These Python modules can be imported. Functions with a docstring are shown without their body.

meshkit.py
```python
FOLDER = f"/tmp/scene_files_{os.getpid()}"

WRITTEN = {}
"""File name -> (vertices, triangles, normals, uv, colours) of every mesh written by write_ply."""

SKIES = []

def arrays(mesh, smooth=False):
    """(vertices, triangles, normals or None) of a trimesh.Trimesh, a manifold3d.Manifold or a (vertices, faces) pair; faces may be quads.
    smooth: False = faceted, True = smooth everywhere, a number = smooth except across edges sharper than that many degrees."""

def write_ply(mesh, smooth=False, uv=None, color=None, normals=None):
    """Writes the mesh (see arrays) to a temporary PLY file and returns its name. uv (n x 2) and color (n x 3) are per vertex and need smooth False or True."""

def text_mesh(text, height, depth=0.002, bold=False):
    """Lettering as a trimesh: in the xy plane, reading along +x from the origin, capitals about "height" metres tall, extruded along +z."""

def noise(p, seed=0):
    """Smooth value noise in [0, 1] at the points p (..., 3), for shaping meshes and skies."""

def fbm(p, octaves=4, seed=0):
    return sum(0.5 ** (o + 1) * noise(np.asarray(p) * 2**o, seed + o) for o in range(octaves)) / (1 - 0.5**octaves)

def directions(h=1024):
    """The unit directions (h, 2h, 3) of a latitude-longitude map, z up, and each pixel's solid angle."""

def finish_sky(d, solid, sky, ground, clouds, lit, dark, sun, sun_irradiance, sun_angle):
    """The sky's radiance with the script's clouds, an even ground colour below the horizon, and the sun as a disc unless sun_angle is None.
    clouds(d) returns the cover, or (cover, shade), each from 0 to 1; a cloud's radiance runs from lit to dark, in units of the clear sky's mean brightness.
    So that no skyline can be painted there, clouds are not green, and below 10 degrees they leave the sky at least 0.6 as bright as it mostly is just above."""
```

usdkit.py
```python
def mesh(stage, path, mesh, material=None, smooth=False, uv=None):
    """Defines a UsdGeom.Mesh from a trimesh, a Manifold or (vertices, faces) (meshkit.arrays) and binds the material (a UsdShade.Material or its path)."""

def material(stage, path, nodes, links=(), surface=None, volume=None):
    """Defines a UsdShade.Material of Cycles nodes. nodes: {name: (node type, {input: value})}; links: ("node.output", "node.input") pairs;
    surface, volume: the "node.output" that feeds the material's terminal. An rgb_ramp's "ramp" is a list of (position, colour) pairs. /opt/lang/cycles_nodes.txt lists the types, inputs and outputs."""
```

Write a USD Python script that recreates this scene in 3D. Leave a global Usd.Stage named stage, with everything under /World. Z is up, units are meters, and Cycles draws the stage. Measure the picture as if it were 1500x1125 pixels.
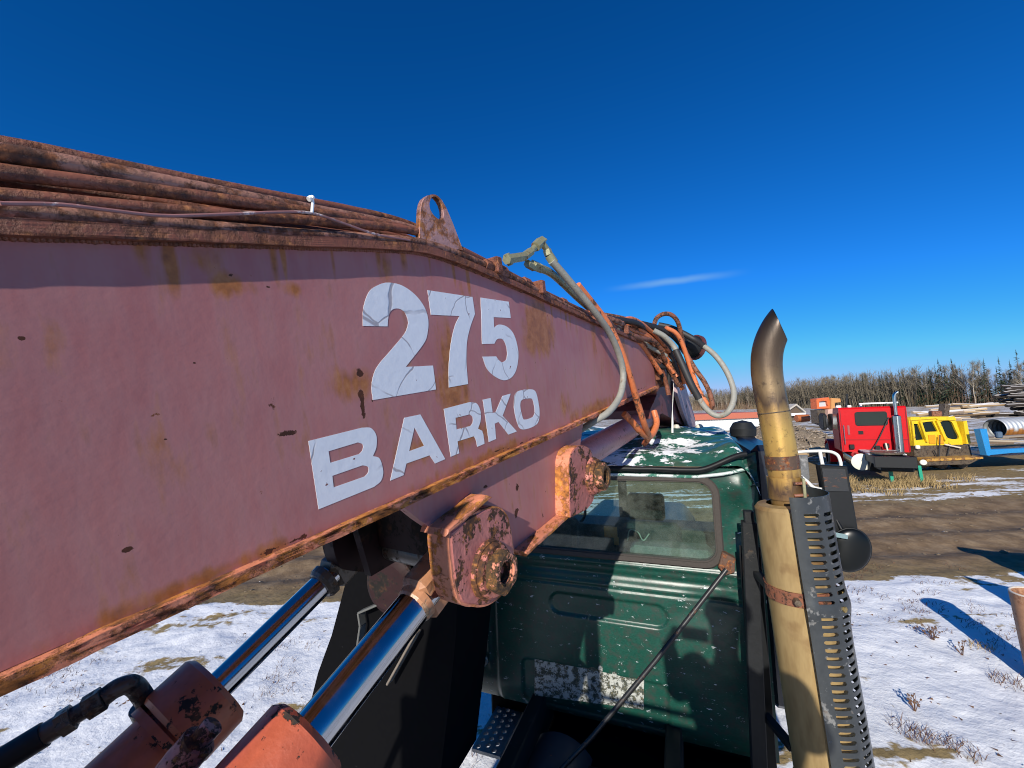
import math, random
import numpy as np, trimesh, usdkit, meshkit
from shapely.geometry import Polygon, LineString, box as sbox
from shapely.ops import unary_union
from pxr import Usd, UsdGeom, UsdLux, UsdShade, Gf, Sdf, Vt

stage = Usd.Stage.CreateInMemory()
UsdGeom.SetStageUpAxis(stage, 'Z')
UsdGeom.Xform.Define(stage, '/World')
UsdGeom.Scope.Define(stage, '/World/Looks')

# ---------------------------------------------------------------- camera
CAM = {'R': [0.926698, 0.373668, -0.040034], 'U': [0.063146, -0.049812, 0.99676], 'F': [-0.370463, 0.926224, 0.069756]}
cam = UsdGeom.Camera.Define(stage, '/World/Camera')
cam.CreateHorizontalApertureAttr(36.0)
cam.CreateVerticalApertureAttr(27.0)
cam.CreateFocalLengthAttr(14.4)
cam.CreateClippingRangeAttr((0.05, 100000.0))
cam.CreateExposureAttr(0.30)
_R, _U, _F = (np.array(CAM[k]) for k in 'RUF')
EYE = np.array([0, 0, 2.85])
cam.AddTransformOp().Set(Gf.Matrix4d(*_R, 0, *_U, 0, *(-_F), 0, *EYE, 1))

# ---------------------------------------------------------------- sky and sun
SUN_AWAY = np.array([-0.0053, 0.8994, -0.4370])        # direction in which the sunlight travels
to_sun = -SUN_AWAY / np.linalg.norm(SUN_AWAY)
sun_el = math.asin(to_sun[2]); sun_rot = math.atan2(to_sun[0], to_sun[1])
SKY_STRENGTH = 0.05
WISP_C, WISP_A, WISP_B = np.array((0.0076, 0.9612, 0.2757)), np.array((-0.0727, 0.9599, 0.2707)), np.array((0.1692, 0.9500, 0.2624))
wisp_t = WISP_B - WISP_A; wisp_t /= np.linalg.norm(wisp_t)
wisp_n = np.cross(WISP_C, wisp_t); wisp_n /= np.linalg.norm(wisp_n)
sky_mat = usdkit.material(stage, '/World/Looks/sky', {
    'tc': ('texture_coordinate', {}),
    'sky': ('sky_texture', {'sky_type': 'single_scattering', 'sun_disc': False, 'sun_elevation': sun_el, 'sun_rotation': sun_rot, 'altitude': 200.0, 'air_density': 1.0, 'aerosol_density': 0.2, 'ozone_density': 2.2}),
    'sep': ('separate_color', {}), 'pr': ('math', {'math_type': 'power', 'value2': 2.2}), 'rmin': ('math', {'math_type': 'minimum'}), 'gcap': ('math', {'math_type': 'multiply', 'value2': 0.85}), 'pg': ('math', {'math_type': 'power', 'value2': 1.18}), 'pb': ('math', {'math_type': 'power', 'value2': 1.2}),
    'kr': ('math', {'math_type': 'multiply', 'value2': 0.045}), 'kg': ('math', {'math_type': 'multiply', 'value2': 0.80}), 'kb': ('math', {'math_type': 'multiply', 'value2': 1.6}), 'deep': ('combine_color', {}), 'bmin': ('math', {'math_type': 'minimum', 'value2': 15.0}), 'gmin': ('math', {'math_type': 'minimum', 'value2': 9.0}),
    'dt': ('vector_math', {'math_type': 'dot_product', 'vector2': tuple(wisp_t)}),
    'dn': ('vector_math', {'math_type': 'dot_product', 'vector2': tuple(wisp_n)}),
    'off': ('math', {'math_type': 'subtract', 'value2': float(WISP_C @ wisp_t)}),
    'wave': ('noise_texture', {'scale': 9.0, 'detail': 4.0}),
    'bend': ('math', {'math_type': 'multiply_add', 'value2': 0.012, 'value3': -0.006}),
    'dn2': ('math', {'math_type': 'add'}),
    'an': ('math', {'math_type': 'absolute'}), 'at': ('math', {'math_type': 'absolute'}),
    'wn': ('map_range', {'range_type': 'smoothstep', 'from_min': 0.011, 'from_max': 0.0, 'to_min': 0.0, 'to_max': 1.0, 'clamp': True}),
    'wt': ('map_range', {'range_type': 'smoothstep', 'from_min': 0.16, 'from_max': 0.0, 'to_min': 0.0, 'to_max': 1.0, 'clamp': True}),
    'm': ('math', {'math_type': 'multiply'}), 'm2': ('math', {'math_type': 'multiply', 'value2': 0.55}),
    'cl': ('mix_color', {'b': (4.0, 8.0, 13.0), 'use_clamp': False}),
    'bg': ('background_shader', {'strength': SKY_STRENGTH}),
}, [('sky.color', 'sep.color'), ('sep.r', 'pr.value1'), ('sep.g', 'pg.value1'), ('sep.b', 'pb.value1'), ('pr.value', 'kr.value1'), ('pg.value', 'kg.value1'), ('pb.value', 'kb.value1'), ('kr.value', 'rmin.value1'), ('gmin.value', 'gcap.value1'), ('gcap.value', 'rmin.value2'), ('rmin.value', 'deep.r'), ('kg.value', 'gmin.value1'), ('gmin.value', 'deep.g'), ('kb.value', 'bmin.value1'), ('bmin.value', 'deep.b'), ('tc.generated', 'dt.vector1'), ('tc.generated', 'dn.vector1'), ('dt.value', 'off.value1'), ('tc.generated', 'wave.vector'), ('wave.fac', 'bend.value1'),
    ('dn.value', 'dn2.value1'), ('bend.result' if False else 'bend.value', 'dn2.value2'), ('dn2.value', 'an.value1'), ('off.value', 'at.value1'), ('an.value', 'wn.value'), ('at.value', 'wt.value'),
    ('wn.result', 'm.value1'), ('wt.result', 'm.value2'), ('m.value', 'm2.value1'), ('m2.value', 'cl.fac'), ('deep.color', 'cl.a'), ('cl.result', 'bg.color')], surface='bg.background')
dome = UsdLux.DomeLight.Define(stage, '/World/sky')
dome.CreateIntensityAttr(1.0)
UsdShade.MaterialBindingAPI.Apply(dome.GetPrim()).Bind(sky_mat)
dome.GetPrim().SetCustomDataByKey('kind', 'structure')
sun = UsdLux.DistantLight.Define(stage, '/World/sun')
sun.CreateIntensityAttr(1.25); sun.CreateAngleAttr(0.5); sun.CreateNormalizeAttr(True) if hasattr(sun, 'CreateNormalizeAttr') else None
sun.GetPrim().CreateAttribute('inputs:normalize', Sdf.ValueTypeNames.Bool).Set(True)
sun.CreateColorAttr((1.0, 0.94, 0.85))
_z = to_sun; _x = np.cross([0, 0, 1.0], _z); _x /= np.linalg.norm(_x); _y = np.cross(_z, _x)
sun.AddTransformOp().Set(Gf.Matrix4d(*_x, 0, *_y, 0, *_z, 0, 0, 0, 30, 1))

# ---------------------------------------------------------------- helpers
UVW = [np.array(q) for q in [[0.1965, 0.970434, 0.140166], [0.980109, -0.198459, 0.0], [-0.027817, -0.137378, 0.990128]]]
bu, bw, bv = UVW                                   # boom: along, to its right, up
_used = {}
def numbered(parent, name):
    k = (parent, name); n = _used.get(k, 0); _used[k] = n + 1
    return f'{parent}/{name}' if n == 0 else f'{parent}/{name}_{n:03d}'
def tag(p, label=None, cat=None, group=None, kind=None):
    prim = p.GetPrim() if hasattr(p, 'GetPrim') else p
    for k, val in (('label', label), ('category', cat), ('group', group), ('kind', kind)):
        if val: prim.SetCustomDataByKey(k, val)
    return prim
def thing(name, label=None, cat=None, loc=(0, 0, 0), rotz=0.0, group=None, kind=None, matrix=None):
    x = UsdGeom.Xform.Define(stage, numbered('/World', name))
    if matrix is not None: x.AddTransformOp().Set(matrix)
    else:
        x.AddTranslateOp().Set(Gf.Vec3d(*map(float, loc)))
        if rotz: x.AddRotateZOp().Set(float(rotz))
    return tag(x, label, cat, group, kind)
def path_of(p): return '/World' if p is None else str(p.GetPath())
def creased(mesh, angle):
    """smooth normals except across edges sharper than the angle"""
    v, f = np.asarray(mesh.vertices), np.asarray(mesh.faces)
    fn = np.cross(v[f[:, 1]] - v[f[:, 0]], v[f[:, 2]] - v[f[:, 0]]); un = fn / (np.linalg.norm(fn, axis=1, keepdims=True) + 1e-20)
    _, key = np.unique(np.round(v / 1e-5).astype(np.int64), axis=0, return_inverse=True); ids = key.ravel()[f.ravel()]; face = np.repeat(np.arange(len(f)), 3)
    o = np.argsort(ids, kind='stable'); s = ids[o]; start = np.r_[0, np.nonzero(np.diff(s))[0] + 1]; cnt = np.diff(np.r_[start, len(s)]); first = np.repeat(start, cnt); num = np.repeat(cnt, cnt)
    acc = np.zeros((len(s), 3)); me = face[o]; ca = math.cos(math.radians(angle))
    for k in range(int(min(cnt.max(), 64))):
        ok = num > k; j = me[first[ok] + k]; keep = (un[me[ok]] * un[j]).sum(1) >= ca; rows = np.nonzero(ok)[0][keep]; acc[rows] += fn[j[keep]]
    n = np.empty_like(acc); n[o] = acc / (np.linalg.norm(acc, axis=1, keepdims=True) + 1e-20)
    return v[f.ravel()], np.arange(len(f) * 3).reshape(-1, 3), n
def obj(name, mesh, mat, parent=None, smooth=False, **kw):
    if isinstance(mesh, MB): mesh = mesh.get()
    if smooth is not False and smooth is not True: 
        v, f, n = creased(mesh, smooth); m = usdkit.mesh(stage, numbered(path_of(parent), name), (v, f), mat)
        m.CreateNormalsAttr(Vt.Vec3fArray.FromNumpy(n.astype(np.float32))); m.SetNormalsInterpolation('vertex')
    else: m = usdkit.mesh(stage, numbered(path_of(parent), name), mesh, mat, smooth=smooth)
    return tag(m, **kw)

def unit(a): a = np.asarray(a, float); return a / (np.linalg.norm(a) + 1e-12)
def frame(d):
    d = unit(d); a = unit(np.cross(d, [0, 0, 1.0] if abs(d[2]) < .95 else [1.0, 0, 0])); return a, np.cross(d, a), d
class MB:
    """collects shapes that become one mesh"""
    def __init__(s): s.v, s.f, s.n = [], [], 0
    def add(s, v, f):
        v = np.asarray(v, float); f = np.asarray(f, int)
        if f.shape[1] == 4: f = np.vstack([f[:, [0, 1, 2]], f[:, [0, 2, 3]]])
        s.v.append(v); s.f.append(f + s.n); s.n += len(v); return s
    def get(s): return trimesh.Trimesh(np.vstack(s.v), np.vstack(s.f), process=False)
    def tm(s, m): return s.add(m.vertices, m.faces)
    def box(s, c, size, rot=None, cham=0.0):
        h = np.asarray(size, float) / 2
        if cham > 0:
            k = min(cham, h.min() * .45); pts = []
            for sx in (-1, 1):
                for sy in (-1, 1):
                    for sz in (-1, 1):
                        q = np.array([sx, sy, sz]) * h
                        for ax in range(3):
                            r = q.copy(); r -= np.array([sx, sy, sz]) * k; r[ax] = q[ax]; pts.append(r)
            m = trimesh.Trimesh(np.array(pts)).convex_hull; vv, ff = np.array(m.vertices), m.faces
        else:
            m = trimesh.creation.box(2 * h); vv, ff = np.array(m.vertices), m.faces
        if rot is not None: vv = vv @ np.asarray(rot).T
        return s.add(vv + np.asarray(c, float), ff)
    def beam(s, p0, p1, wd, ht, up=(0, 0, 1), cham=.004):
        p0, p1 = np.asarray(p0, float), np.asarray(p1, float); d = unit(p1 - p0); a = unit(np.cross(d, up)); b = np.cross(a, d)
        return s.box((p0 + p1) / 2, (wd, np.linalg.norm(p1 - p0), ht), np.stack([a, d, b], 1), cham)
    def tube(s, pts, r, n=12, cap=True):
        p = np.asarray(pts, float); r = np.broadcast_to(np.asarray(r, float), (len(p),))
        t = np.gradient(p, axis=0); t /= np.linalg.norm(t, axis=1, keepdims=True) + 1e-12
        a, _, _ = frame(t[0]); A = []
        for k in range(len(p)):
            a = unit(a - t[k] * (a @ t[k])); A.append(a)
        A = np.array(A); B = np.cross(t, A); th = np.arange(n) * 2 * np.pi / n
        v = p[:, None] + r[:, None, None] * (np.cos(th)[None, :, None] * A[:, None] + np.sin(th)[None, :, None] * B[:, None])
        i, j = np.meshgrid(np.arange(len(p) - 1), np.arange(n), indexing='ij')
        q = np.stack([i * n + j, i * n + (j + 1) % n, (i + 1) * n + (j + 1) % n, (i + 1) * n + j], -1).reshape(-1, 4)
        s.add(v.reshape(-1, 3), q)
        if cap:
            for k, o in ((0, 1), (len(p) - 1, 0)):
                vv = np.vstack([v[k], p[k]]); ff = [[(x + 1) % n, x, n] if o else [x, (x + 1) % n, n] for x in range(n)]; s.add(vv, ff)
        return s
    def cyl(s, p0, p1, r0, r1=None, n=20, cap=True):
        r1 = r0 if r1 is None else r1
        return s.tube([p0, p1], [r0, r1], n, cap)
    def lathe(s, p0, axis, prof, n=28):
        """prof: (distance along the axis, radius)"""
        a, b, d = frame(axis); p0 = np.asarray(p0, float); th = np.arange(n) * 2 * np.pi / n
        ring = np.cos(th)[:, None] * a + np.sin(th)[:, None] * b
        v = np.concatenate([p0 + d * h + ring * max(r, 1e-5) for h, r in prof])
        i, j = np.meshgrid(np.arange(len(prof) - 1), np.arange(n), indexing='ij')
        q = np.stack([i * n + j, i * n + (j + 1) % n, (i + 1) * n + (j + 1) % n, (i + 1) * n + j], -1).reshape(-1, 4)
        return s.add(v, q)
    def prism(s, poly, o, X, Y, N, t0, t1, cham=0.0):
        """polygon (shapely or points) in the plane o + x X + y Y, from t0 to t1 along N, t1 side chamfered"""
        poly = poly if hasattr(poly, 'exterior') or hasattr(poly, 'geoms') else Polygon(poly).buffer(0)
        o, X, Y, N = (np.asarray(q, float) for q in (o, X, Y, N))
        for g in getattr(poly, 'geoms', [poly]):
            if g.area < 1e-8: continue
            levels = [(t0, 0), (t1, 0)] if cham <= 0 else [(t0, 0), (t1 - cham, 0), (t1, cham)]
            m = trimesh.creation.extrude_polygon(g, 1.0, engine='earcut'); vv = np.array(m.vertices)
            if cham <= 0:
                w_ = o + vv[:, :1] * X + vv[:, 1:2] * Y + (t0 + vv[:, 2:] * (t1 - t0)) * N; s.add(w_, m.faces)
            else:
                sg = 1 if t1 > t0 else -1
                w_ = o + vv[:, :1] * X + vv[:, 1:2] * Y + (t0 + vv[:, 2:] * (t1 - sg * cham - t0)) * N; s.add(w_, m.faces)
                g2 = g.buffer(-cham, join_style=2)
                ring = np.array(g.exterior.coords)[:-1]; 
                if g2.geom_type == 'Polygon' and len(g2.exterior.coords) == len(g.exterior.coords):
                    r2 = np.array(g2.exterior.coords)[:-1]
                    k = int(np.argmin(np.linalg.norm(r2 - ring[0], axis=1))); r2 = np.roll(r2, -k, axis=0)
                    if Polygon(ring).exterior.is_ccw != Polygon(r2).exterior.is_ccw: r2 = np.roll(r2[::-1], 1, axis=0)
                    n = len(ring); A = o + ring[:, :1] * X + ring[:, 1:] * Y + (t1 - sg * cham) * N; B = o + r2[:, :1] * X + r2[:, 1:] * Y + t1 * N
                    s.add(np.vstack([A, B]), [[i, (i + 1) % n, n + (i + 1) % n, n + i] for i in range(n)])
                    m2 = trimesh.creation.extrude_polygon(g2, 1.0, engine='earcut'); vv = np.array(m2.vertices)
                    s.add(o + vv[:, :1] * X + vv[:, 1:2] * Y + (t1 - sg * cham + (vv[:, 2:] - .0) * sg * cham) * N, m2.faces)
                else:
                    w_ = o + vv[:, :1] * X + vv[:, 1:2] * Y + (t0 + vv[:, 2:] * (t1 - t0)) * N; s.add(w_, m.faces)
        return s
    def grid(s, P, mask=None):
        """P: (m, n, 3) points"""
        m, n = P.shape[:2]; i, j = np.meshgrid(np.arange(m - 1), np.arange(n - 1), indexing='ij')
        q = np.stack([i * n + j, (i + 1) * n + j, (i + 1) * n + j + 1, i * n + j + 1], -1)
        q = q.reshape(-1, 4) if mask is None else q[mask]
        return s.add(P.reshape(-1, 3), q)
def spline(pts, n=12):
    """Catmull-Rom through the points"""
    p = np.asarray(pts, float); p = np.vstack([2 * p[0] - p[1], p, 2 * p[-1] - p[-2]]); out = []
    for k in range(1, len(p) - 2):
        for t in np.linspace(0, 1, n, endpoint=False):
            a, b, c, d = p[k - 1:k + 3]
            out.append(.5 * (2 * b + (c - a) * t + (2 * a - 5 * b + 4 * c - d) * t * t + (3 * b - a - 3 * c + d) * t ** 3))
    return np.array(out + [p[-2]])
def rrect(x0, x1, y0, y1, r, k=6): return sbox(x0 + r, y0 + r, x1 - r, y1 - r).buffer(r, quad_segs=k)
def rbox(c, size, r=.02, rot=None):
    m = MB().box(c, size, rot, cham=r); return m

# ---------------------------------------------------------------- materials
RUST_DARK, RUST_MID, RUST_ORANGE = (0.035, 0.013, 0.007), (0.13, 0.042, 0.015), (0.42, 0.16, 0.035)
def paint(name, base, amt=0.62, edge=0.05, scale=6.0, rough=0.45, bump=0.25, metallic=0.0, var=0.12, chip=(RUST_DARK, RUST_MID, RUST_ORANGE), fine=60.0, stretch=(1, 1, 1), spec=0.5, dirt=None, dirt_amt=0.55, chip_metal=0.0):
    """worn paint: patches of chip colours where a noise exceeds amt (1 = none); dirt: a second thin film colour"""
    nodes = {
        'geo': ('geometry', {}),
        'map': ('mapping', {'scale': tuple(map(float, stretch))}),
        'n1': ('noise_texture', {'scale': scale, 'detail': 9.0, 'roughness': 0.62}),
        'n2': ('noise_texture', {'scale': scale * 3.7, 'detail': 6.0, 'roughness': 0.6}),
        'n5': ('noise_texture', {'scale': scale * 5.3, 'detail': 7.0, 'roughness': 0.68}), 'nm': ('math', {'math_type': 'multiply_add', 'value2': 0.55}), 'nm2': ('math', {'math_type': 'subtract', 'value2': 0.275}), 'n3': ('noise_texture', {'scale': fine, 'detail': 4.0, 'roughness': 0.6}),
        'mask': ('map_range', {'from_min': amt, 'from_max': amt + edge, 'to_min': 0.0, 'to_max': 1.0, 'clamp': True}),
        'chip': ('rgb_ramp', {'ramp': [(0.3, chip[0]), (0.52, chip[1]), (0.72, chip[2])]}),
        'base': ('mix_color', {'a': tuple(c * (1 - var) for c in base), 'b': tuple(min(1, c * (1 + var)) for c in base)}),
        'nv': ('map_range', {'from_min': 0.3, 'from_max': 0.7, 'clamp': True}),
        'col': ('mix_color', {}),
        'rgh': ('map_range', {'from_min': 0.0, 'from_max': 1.0, 'to_min': rough, 'to_max': 0.85}),
        'hm': ('math', {'math_type': 'multiply', 'value2': -0.6}),
        'h': ('math', {'math_type': 'multiply_add', 'value2': 0.5}),
        'bump': ('bump', {'strength': bump, 'distance': 0.004}),
        'p': ('principled_bsdf', {'metallic': metallic, 'specular_ior_level': spec}),
    }
    links = [('geo.position', 'map.vector'), ('map.vector', 'n1.vector'), ('map.vector', 'n2.vector'), ('geo.position', 'n3.vector'), ('map.vector', 'n5.vector'), ('n5.fac', 'nm.value1'), ('n1.fac', 'nm.value3'), ('nm.value', 'nm2.value1'), ('nm2.value', 'mask.value'), ('n2.fac', 'chip.fac'), ('n2.fac', 'nv.value'), ('nv.result', 'base.fac'),
             ('mask.result', 'col.fac'), ('chip.color', 'col.b'), ('mask.result', 'rgh.value'), ('rgh.result', 'p.roughness'), ('mask.result', 'hm.value1'), ('n3.fac', 'h.value1'), ('hm.value', 'h.value3'), ('h.value', 'bump.height'), ('bump.normal', 'p.normal'), ('col.result', 'p.base_color')]
    if dirt is not None:
        nodes |= {'n4': ('noise_texture', {'scale': scale * .6, 'detail': 8.0, 'roughness': 0.7}), 'dm': ('map_range', {'from_min': dirt_amt, 'from_max': dirt_amt + 0.18, 'to_max': 0.85, 'clamp': True}), 'dc': ('mix_color', {'b': dirt})}
        links += [('geo.position', 'n4.vector'), ('n4.fac', 'dm.value'), ('dm.result', 'dc.fac'), ('base.result', 'dc.a'), ('dc.result', 'col.a')]
    else:
        links += [('base.result', 'col.a')]
    if metallic > 0 and chip_metal != metallic:
        nodes['mm'] = ('map_range', {'to_min': metallic, 'to_max': chip_metal}); links += [('mask.result', 'mm.value'), ('mm.result', 'p.metallic')]
    return usdkit.material(stage, '/World/Looks/' + name.replace('-', 'm'), nodes, links, surface='p.BSDF')
def plain(name, col, rough=0.5, metallic=0.0, var=0.15, scale=20.0, bump=0.1, fine=80.0, spec=0.5):
    return paint(name, col, amt=2.0, spec=spec, scale=scale, rough=rough, bump=bump, metallic=metallic, var=var, fine=fine, chip_metal=metallic)

def boom_paint(name):
    """faded pink paint of the boom's webs, with its rust stains in the boom's own coordinates (along, -, up)"""
    nodes = {
        'tc': ('texture_coordinate', {}),
        'n1': ('noise_texture', {'scale': 3.0, 'detail': 6.0, 'roughness': 0.6}),
        'n2': ('noise_texture', {'scale': 26.0, 'detail': 8.0, 'roughness': 0.68}),
        'n3': ('noise_texture', {'scale': 85.0, 'detail': 3.0, 'roughness': 0.5}),
        'n4': ('noise_texture', {'scale': 9.0, 'detail': 3.0, 'roughness': 0.5}),
        'sm': ('mapping', {'scale': (26.0, 1.0, 6.0)}),
        'ns': ('noise_texture', {'scale': 1.0, 'detail': 7.0, 'roughness': 0.6}),
        'nv': ('map_range', {'from_min': 0.3, 'from_max': 0.7, 'clamp': True}),
        'base': ('mix_color', {'a': (0.335, 0.118, 0.112), 'b': (0.415, 0.168, 0.152)}),
        'chalk': ('mix_color', {'b': (0.39, 0.20, 0.19)}),
        'ck': ('map_range', {'from_min': 0.40, 'from_max': 0.75, 'to_max': 0.75, 'clamp': True}),
        'vor': ('voronoi_texture', {'scale': 16.0, 'feature': 'f1'}),
        'pit': ('map_range', {'from_min': 0.075, 'from_max': 0.05, 'clamp': True}),
        'pitsel': ('map_range', {'from_min': 0.56, 'from_max': 0.60, 'clamp': True}),
        'pitm': ('math', {'math_type': 'multiply'}),
        'ramp': ('rgb_ramp', {'ramp': [(0.25, (0.16, 0.055, 0.020)), (0.5, (0.34, 0.122, 0.034)), (0.75, (0.46, 0.205, 0.085))]}),
        'dark': ('rgb_ramp', {'ramp': [(0.3, (0.016, 0.008, 0.006)), (0.6, (0.07, 0.022, 0.01)), (0.8, (0.25, 0.08, 0.02))]}),
        'c1': ('mix_color', {}), 'c2': ('mix_color', {}),
        'h': ('math', {'math_type': 'multiply_add', 'value2': 0.5}),
        'h2': ('math', {'math_type': 'multiply_add', 'value2': 1.3}),
        'bump': ('bump', {'strength': 0.20, 'distance': 0.004}),
        'rg': ('map_range', {'to_min': 0.42, 'to_max': 0.8}),
        'p': ('principled_bsdf', {'specular_ior_level': 0.35}),
    }
    links = [('tc.object', x + '.vector') for x in ('n1', 'n2', 'n3', 'n4', 'sm', 'vor')] + [('sm.vector', 'ns.vector'), ('n1.fac', 'nv.value'), ('nv.result', 'base.fac'), ('ns.fac', 'ck.value'), ('ck.result', 'chalk.fac'), ('base.result', 'chalk.a'),
        ('vor.distance', 'pit.value'), ('n4.fac', 'pitsel.value'), ('pit.result', 'pitm.value1'), ('pitsel.result', 'pitm.value2'),
        ('n2.fac', 'ramp.fac'), ('n2.fac', 'dark.fac'), ('chalk.result', 'c1.a'), ('ramp.color', 'c1.b'), ('c1.result', 'c2.a'), ('dark.color', 'c2.b'), ('c2.result', 'p.base_color'),
        ('n3.fac', 'h.value1'), ('n4.fac', 'h2.value1'), ('h.value', 'h2.value3'), ('h2.value', 'bump.height'), ('bump.normal', 'p.normal'), ('rg.result', 'p.roughness')]
    def spots(pre, lst, noise, soft, gain):
        last = None
        for k, (a, b, ra, rb, s) in enumerate(lst):
            q = f'{pre}{k}'
            nodes[q + 'm'] = ('mapping', {'location': (-a / ra, 0, -b / rb), 'scale': (1 / ra, 0.0, 1 / rb)})
            nodes[q + 'l'] = ('vector_math', {'math_type': 'length'})
            nodes[q + 's'] = ('map_range', {'from_min': 1.0, 'from_max': 0.0, 'to_max': s, 'to_min': 0.0, 'clamp': True})
            links.extend([('tc.object', q + 'm.vector'), (q + 'm.vector', q + 'l.vector1'), (q + 'l.value', q + 's.value')])
            if last is None: last = q + 's.result'
            else:
                nodes[q + 'x'] = ('math', {'math_type': 'maximum'}); links.extend([(last, q + 'x.value1'), (q + 's.result', q + 'x.value2')]); last = q + 'x.value'
        nodes[pre + 'g'] = ('math', {'math_type': 'multiply_add', 'value2': gain, 'value3': .5 - .5 * gain}); nodes[pre + 'a'] = ('math', {'math_type': 'add'}); links.extend([(noise, pre + 'g.value1'), (last, pre + 'a.value1'), (pre + 'g.value', pre + 'a.value2')])
        nodes[pre + 'r'] = ('map_range', {'from_min': soft[0], 'from_max': soft[1], 'to_max': soft[2], 'clamp': True}); links.append((pre + 'a.value', pre + 'r.value'))
        return pre + 'r.result'
    so = spots('so', [(1.40, 0.13, 0.15, 0.15, 1.0), (1.33, 0.07, 0.10, 0.07, .7), (0.86, -0.05, 0.09, 0.12, .8), (0.85, 0.04, 0.07, 0.14, .62), (0.70, -0.19, 0.10, 0.05, .6), (0.34, 0.188, 0.06, 0.03, .58), (0.45, 0.19, 0.03, 0.02, .5), (0.555, 0.0, 0.10, 0.05, .55), (0.675, 0.27, 0.025, 0.10, .62), (1.95, 0.10, 0.06, 0.15, .7), (2.4, 0.0, 0.12, 0.2, .6), (0.93, -0.19, 0.12, 0.05, .6), (0.95, .24, .03, .08, .45), (0.30, .22, .03, .04, .5), (1.55, -.2, .08, .08, .5), (0.539, 0.274, 0.007, 0.078, 0.54), (0.260, 0.235, 0.012, 0.114, 0.70), (1.413, 0.229, 0.009, 0.088, 0.57), (0.435, 0.259, 0.007, 0.065, 0.73), (1.518, 0.212, 0.017, 0.106, 0.55), (0.661, 0.290, 0.015, 0.101, 0.71), (1.602, 0.199, 0.007, 0.092, 0.67), (0.985, 0.291, 0.008, 0.083, 0.52), (1.692, 0.184, 0.018, 0.088, 0.58), (1.650, 0.191, 0.014, 0.112, 0.71), (0.989, 0.291, 0.012, 0.092, 0.61), (0.416, 0.257, 0.010, 0.107, 0.51), (0.226, 0.230, 0.015, 0.070, 0.63), (0.928, 0.298, 0.011, 0.120, 0.55), (0.831, 0.303, 0.009, 0.094, 0.57), (0.737, 0.298, 0.016, 0.072, 0.64), (.25, -.27, .22, .02, .5), (1.0, -.27, .4, .03, .6), (1.9, -.26, .5, .05, .65)], 'ns.fac', (0.60, 0.95, 0.97), 1.6)
    sd = spots('sd', [(0.395, -0.078, 0.036, 0.012, 1.0), (0.565, 0.02, 0.022, 0.022, .9), (0.563, -0.05, 0.010, 0.075, .85), (0.59, -0.04, 0.010, 0.03, .8), (0.37, -0.03, 0.02, 0.05, .45), (1.335, -0.03, 0.03, 0.045, .5), (0.16, -0.19, 0.012, 0.006, .9), (0.56, -.135, .006, .05, .8), (1.31, .17, .008, .008, .8), (.74, .115, .008, .012, .9), (.40, .19, .012, .006, .8), (.34, .205, .01, .006, .75), (0.36, -.272, .12, .008, .7), (1.2, -.273, .3, .006, .6), (*(1.1207, -0.4115), .016, .030, 1.0), (*(1.0996, -0.4879), .022, .028, .95), (*(1.2638, -0.5569), .018, .026, .9), (*(0.9543, -0.3559), .018, .010, .95), (*(1.3071, -0.4870), .008, .010, .9), (*(1.1197, -0.4555), .006, .03, .7), (2.6, -.255, .5, .012, .6), (.10, .10, .006, .004, .9), (.22, -.05, .005, .004, .9), (.27, .06, .006, .004, .85), (1.05, -.265, .06, .006, .85)], 'n2.fac', (1.02, 1.10, 1.0), 3.0)
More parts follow.
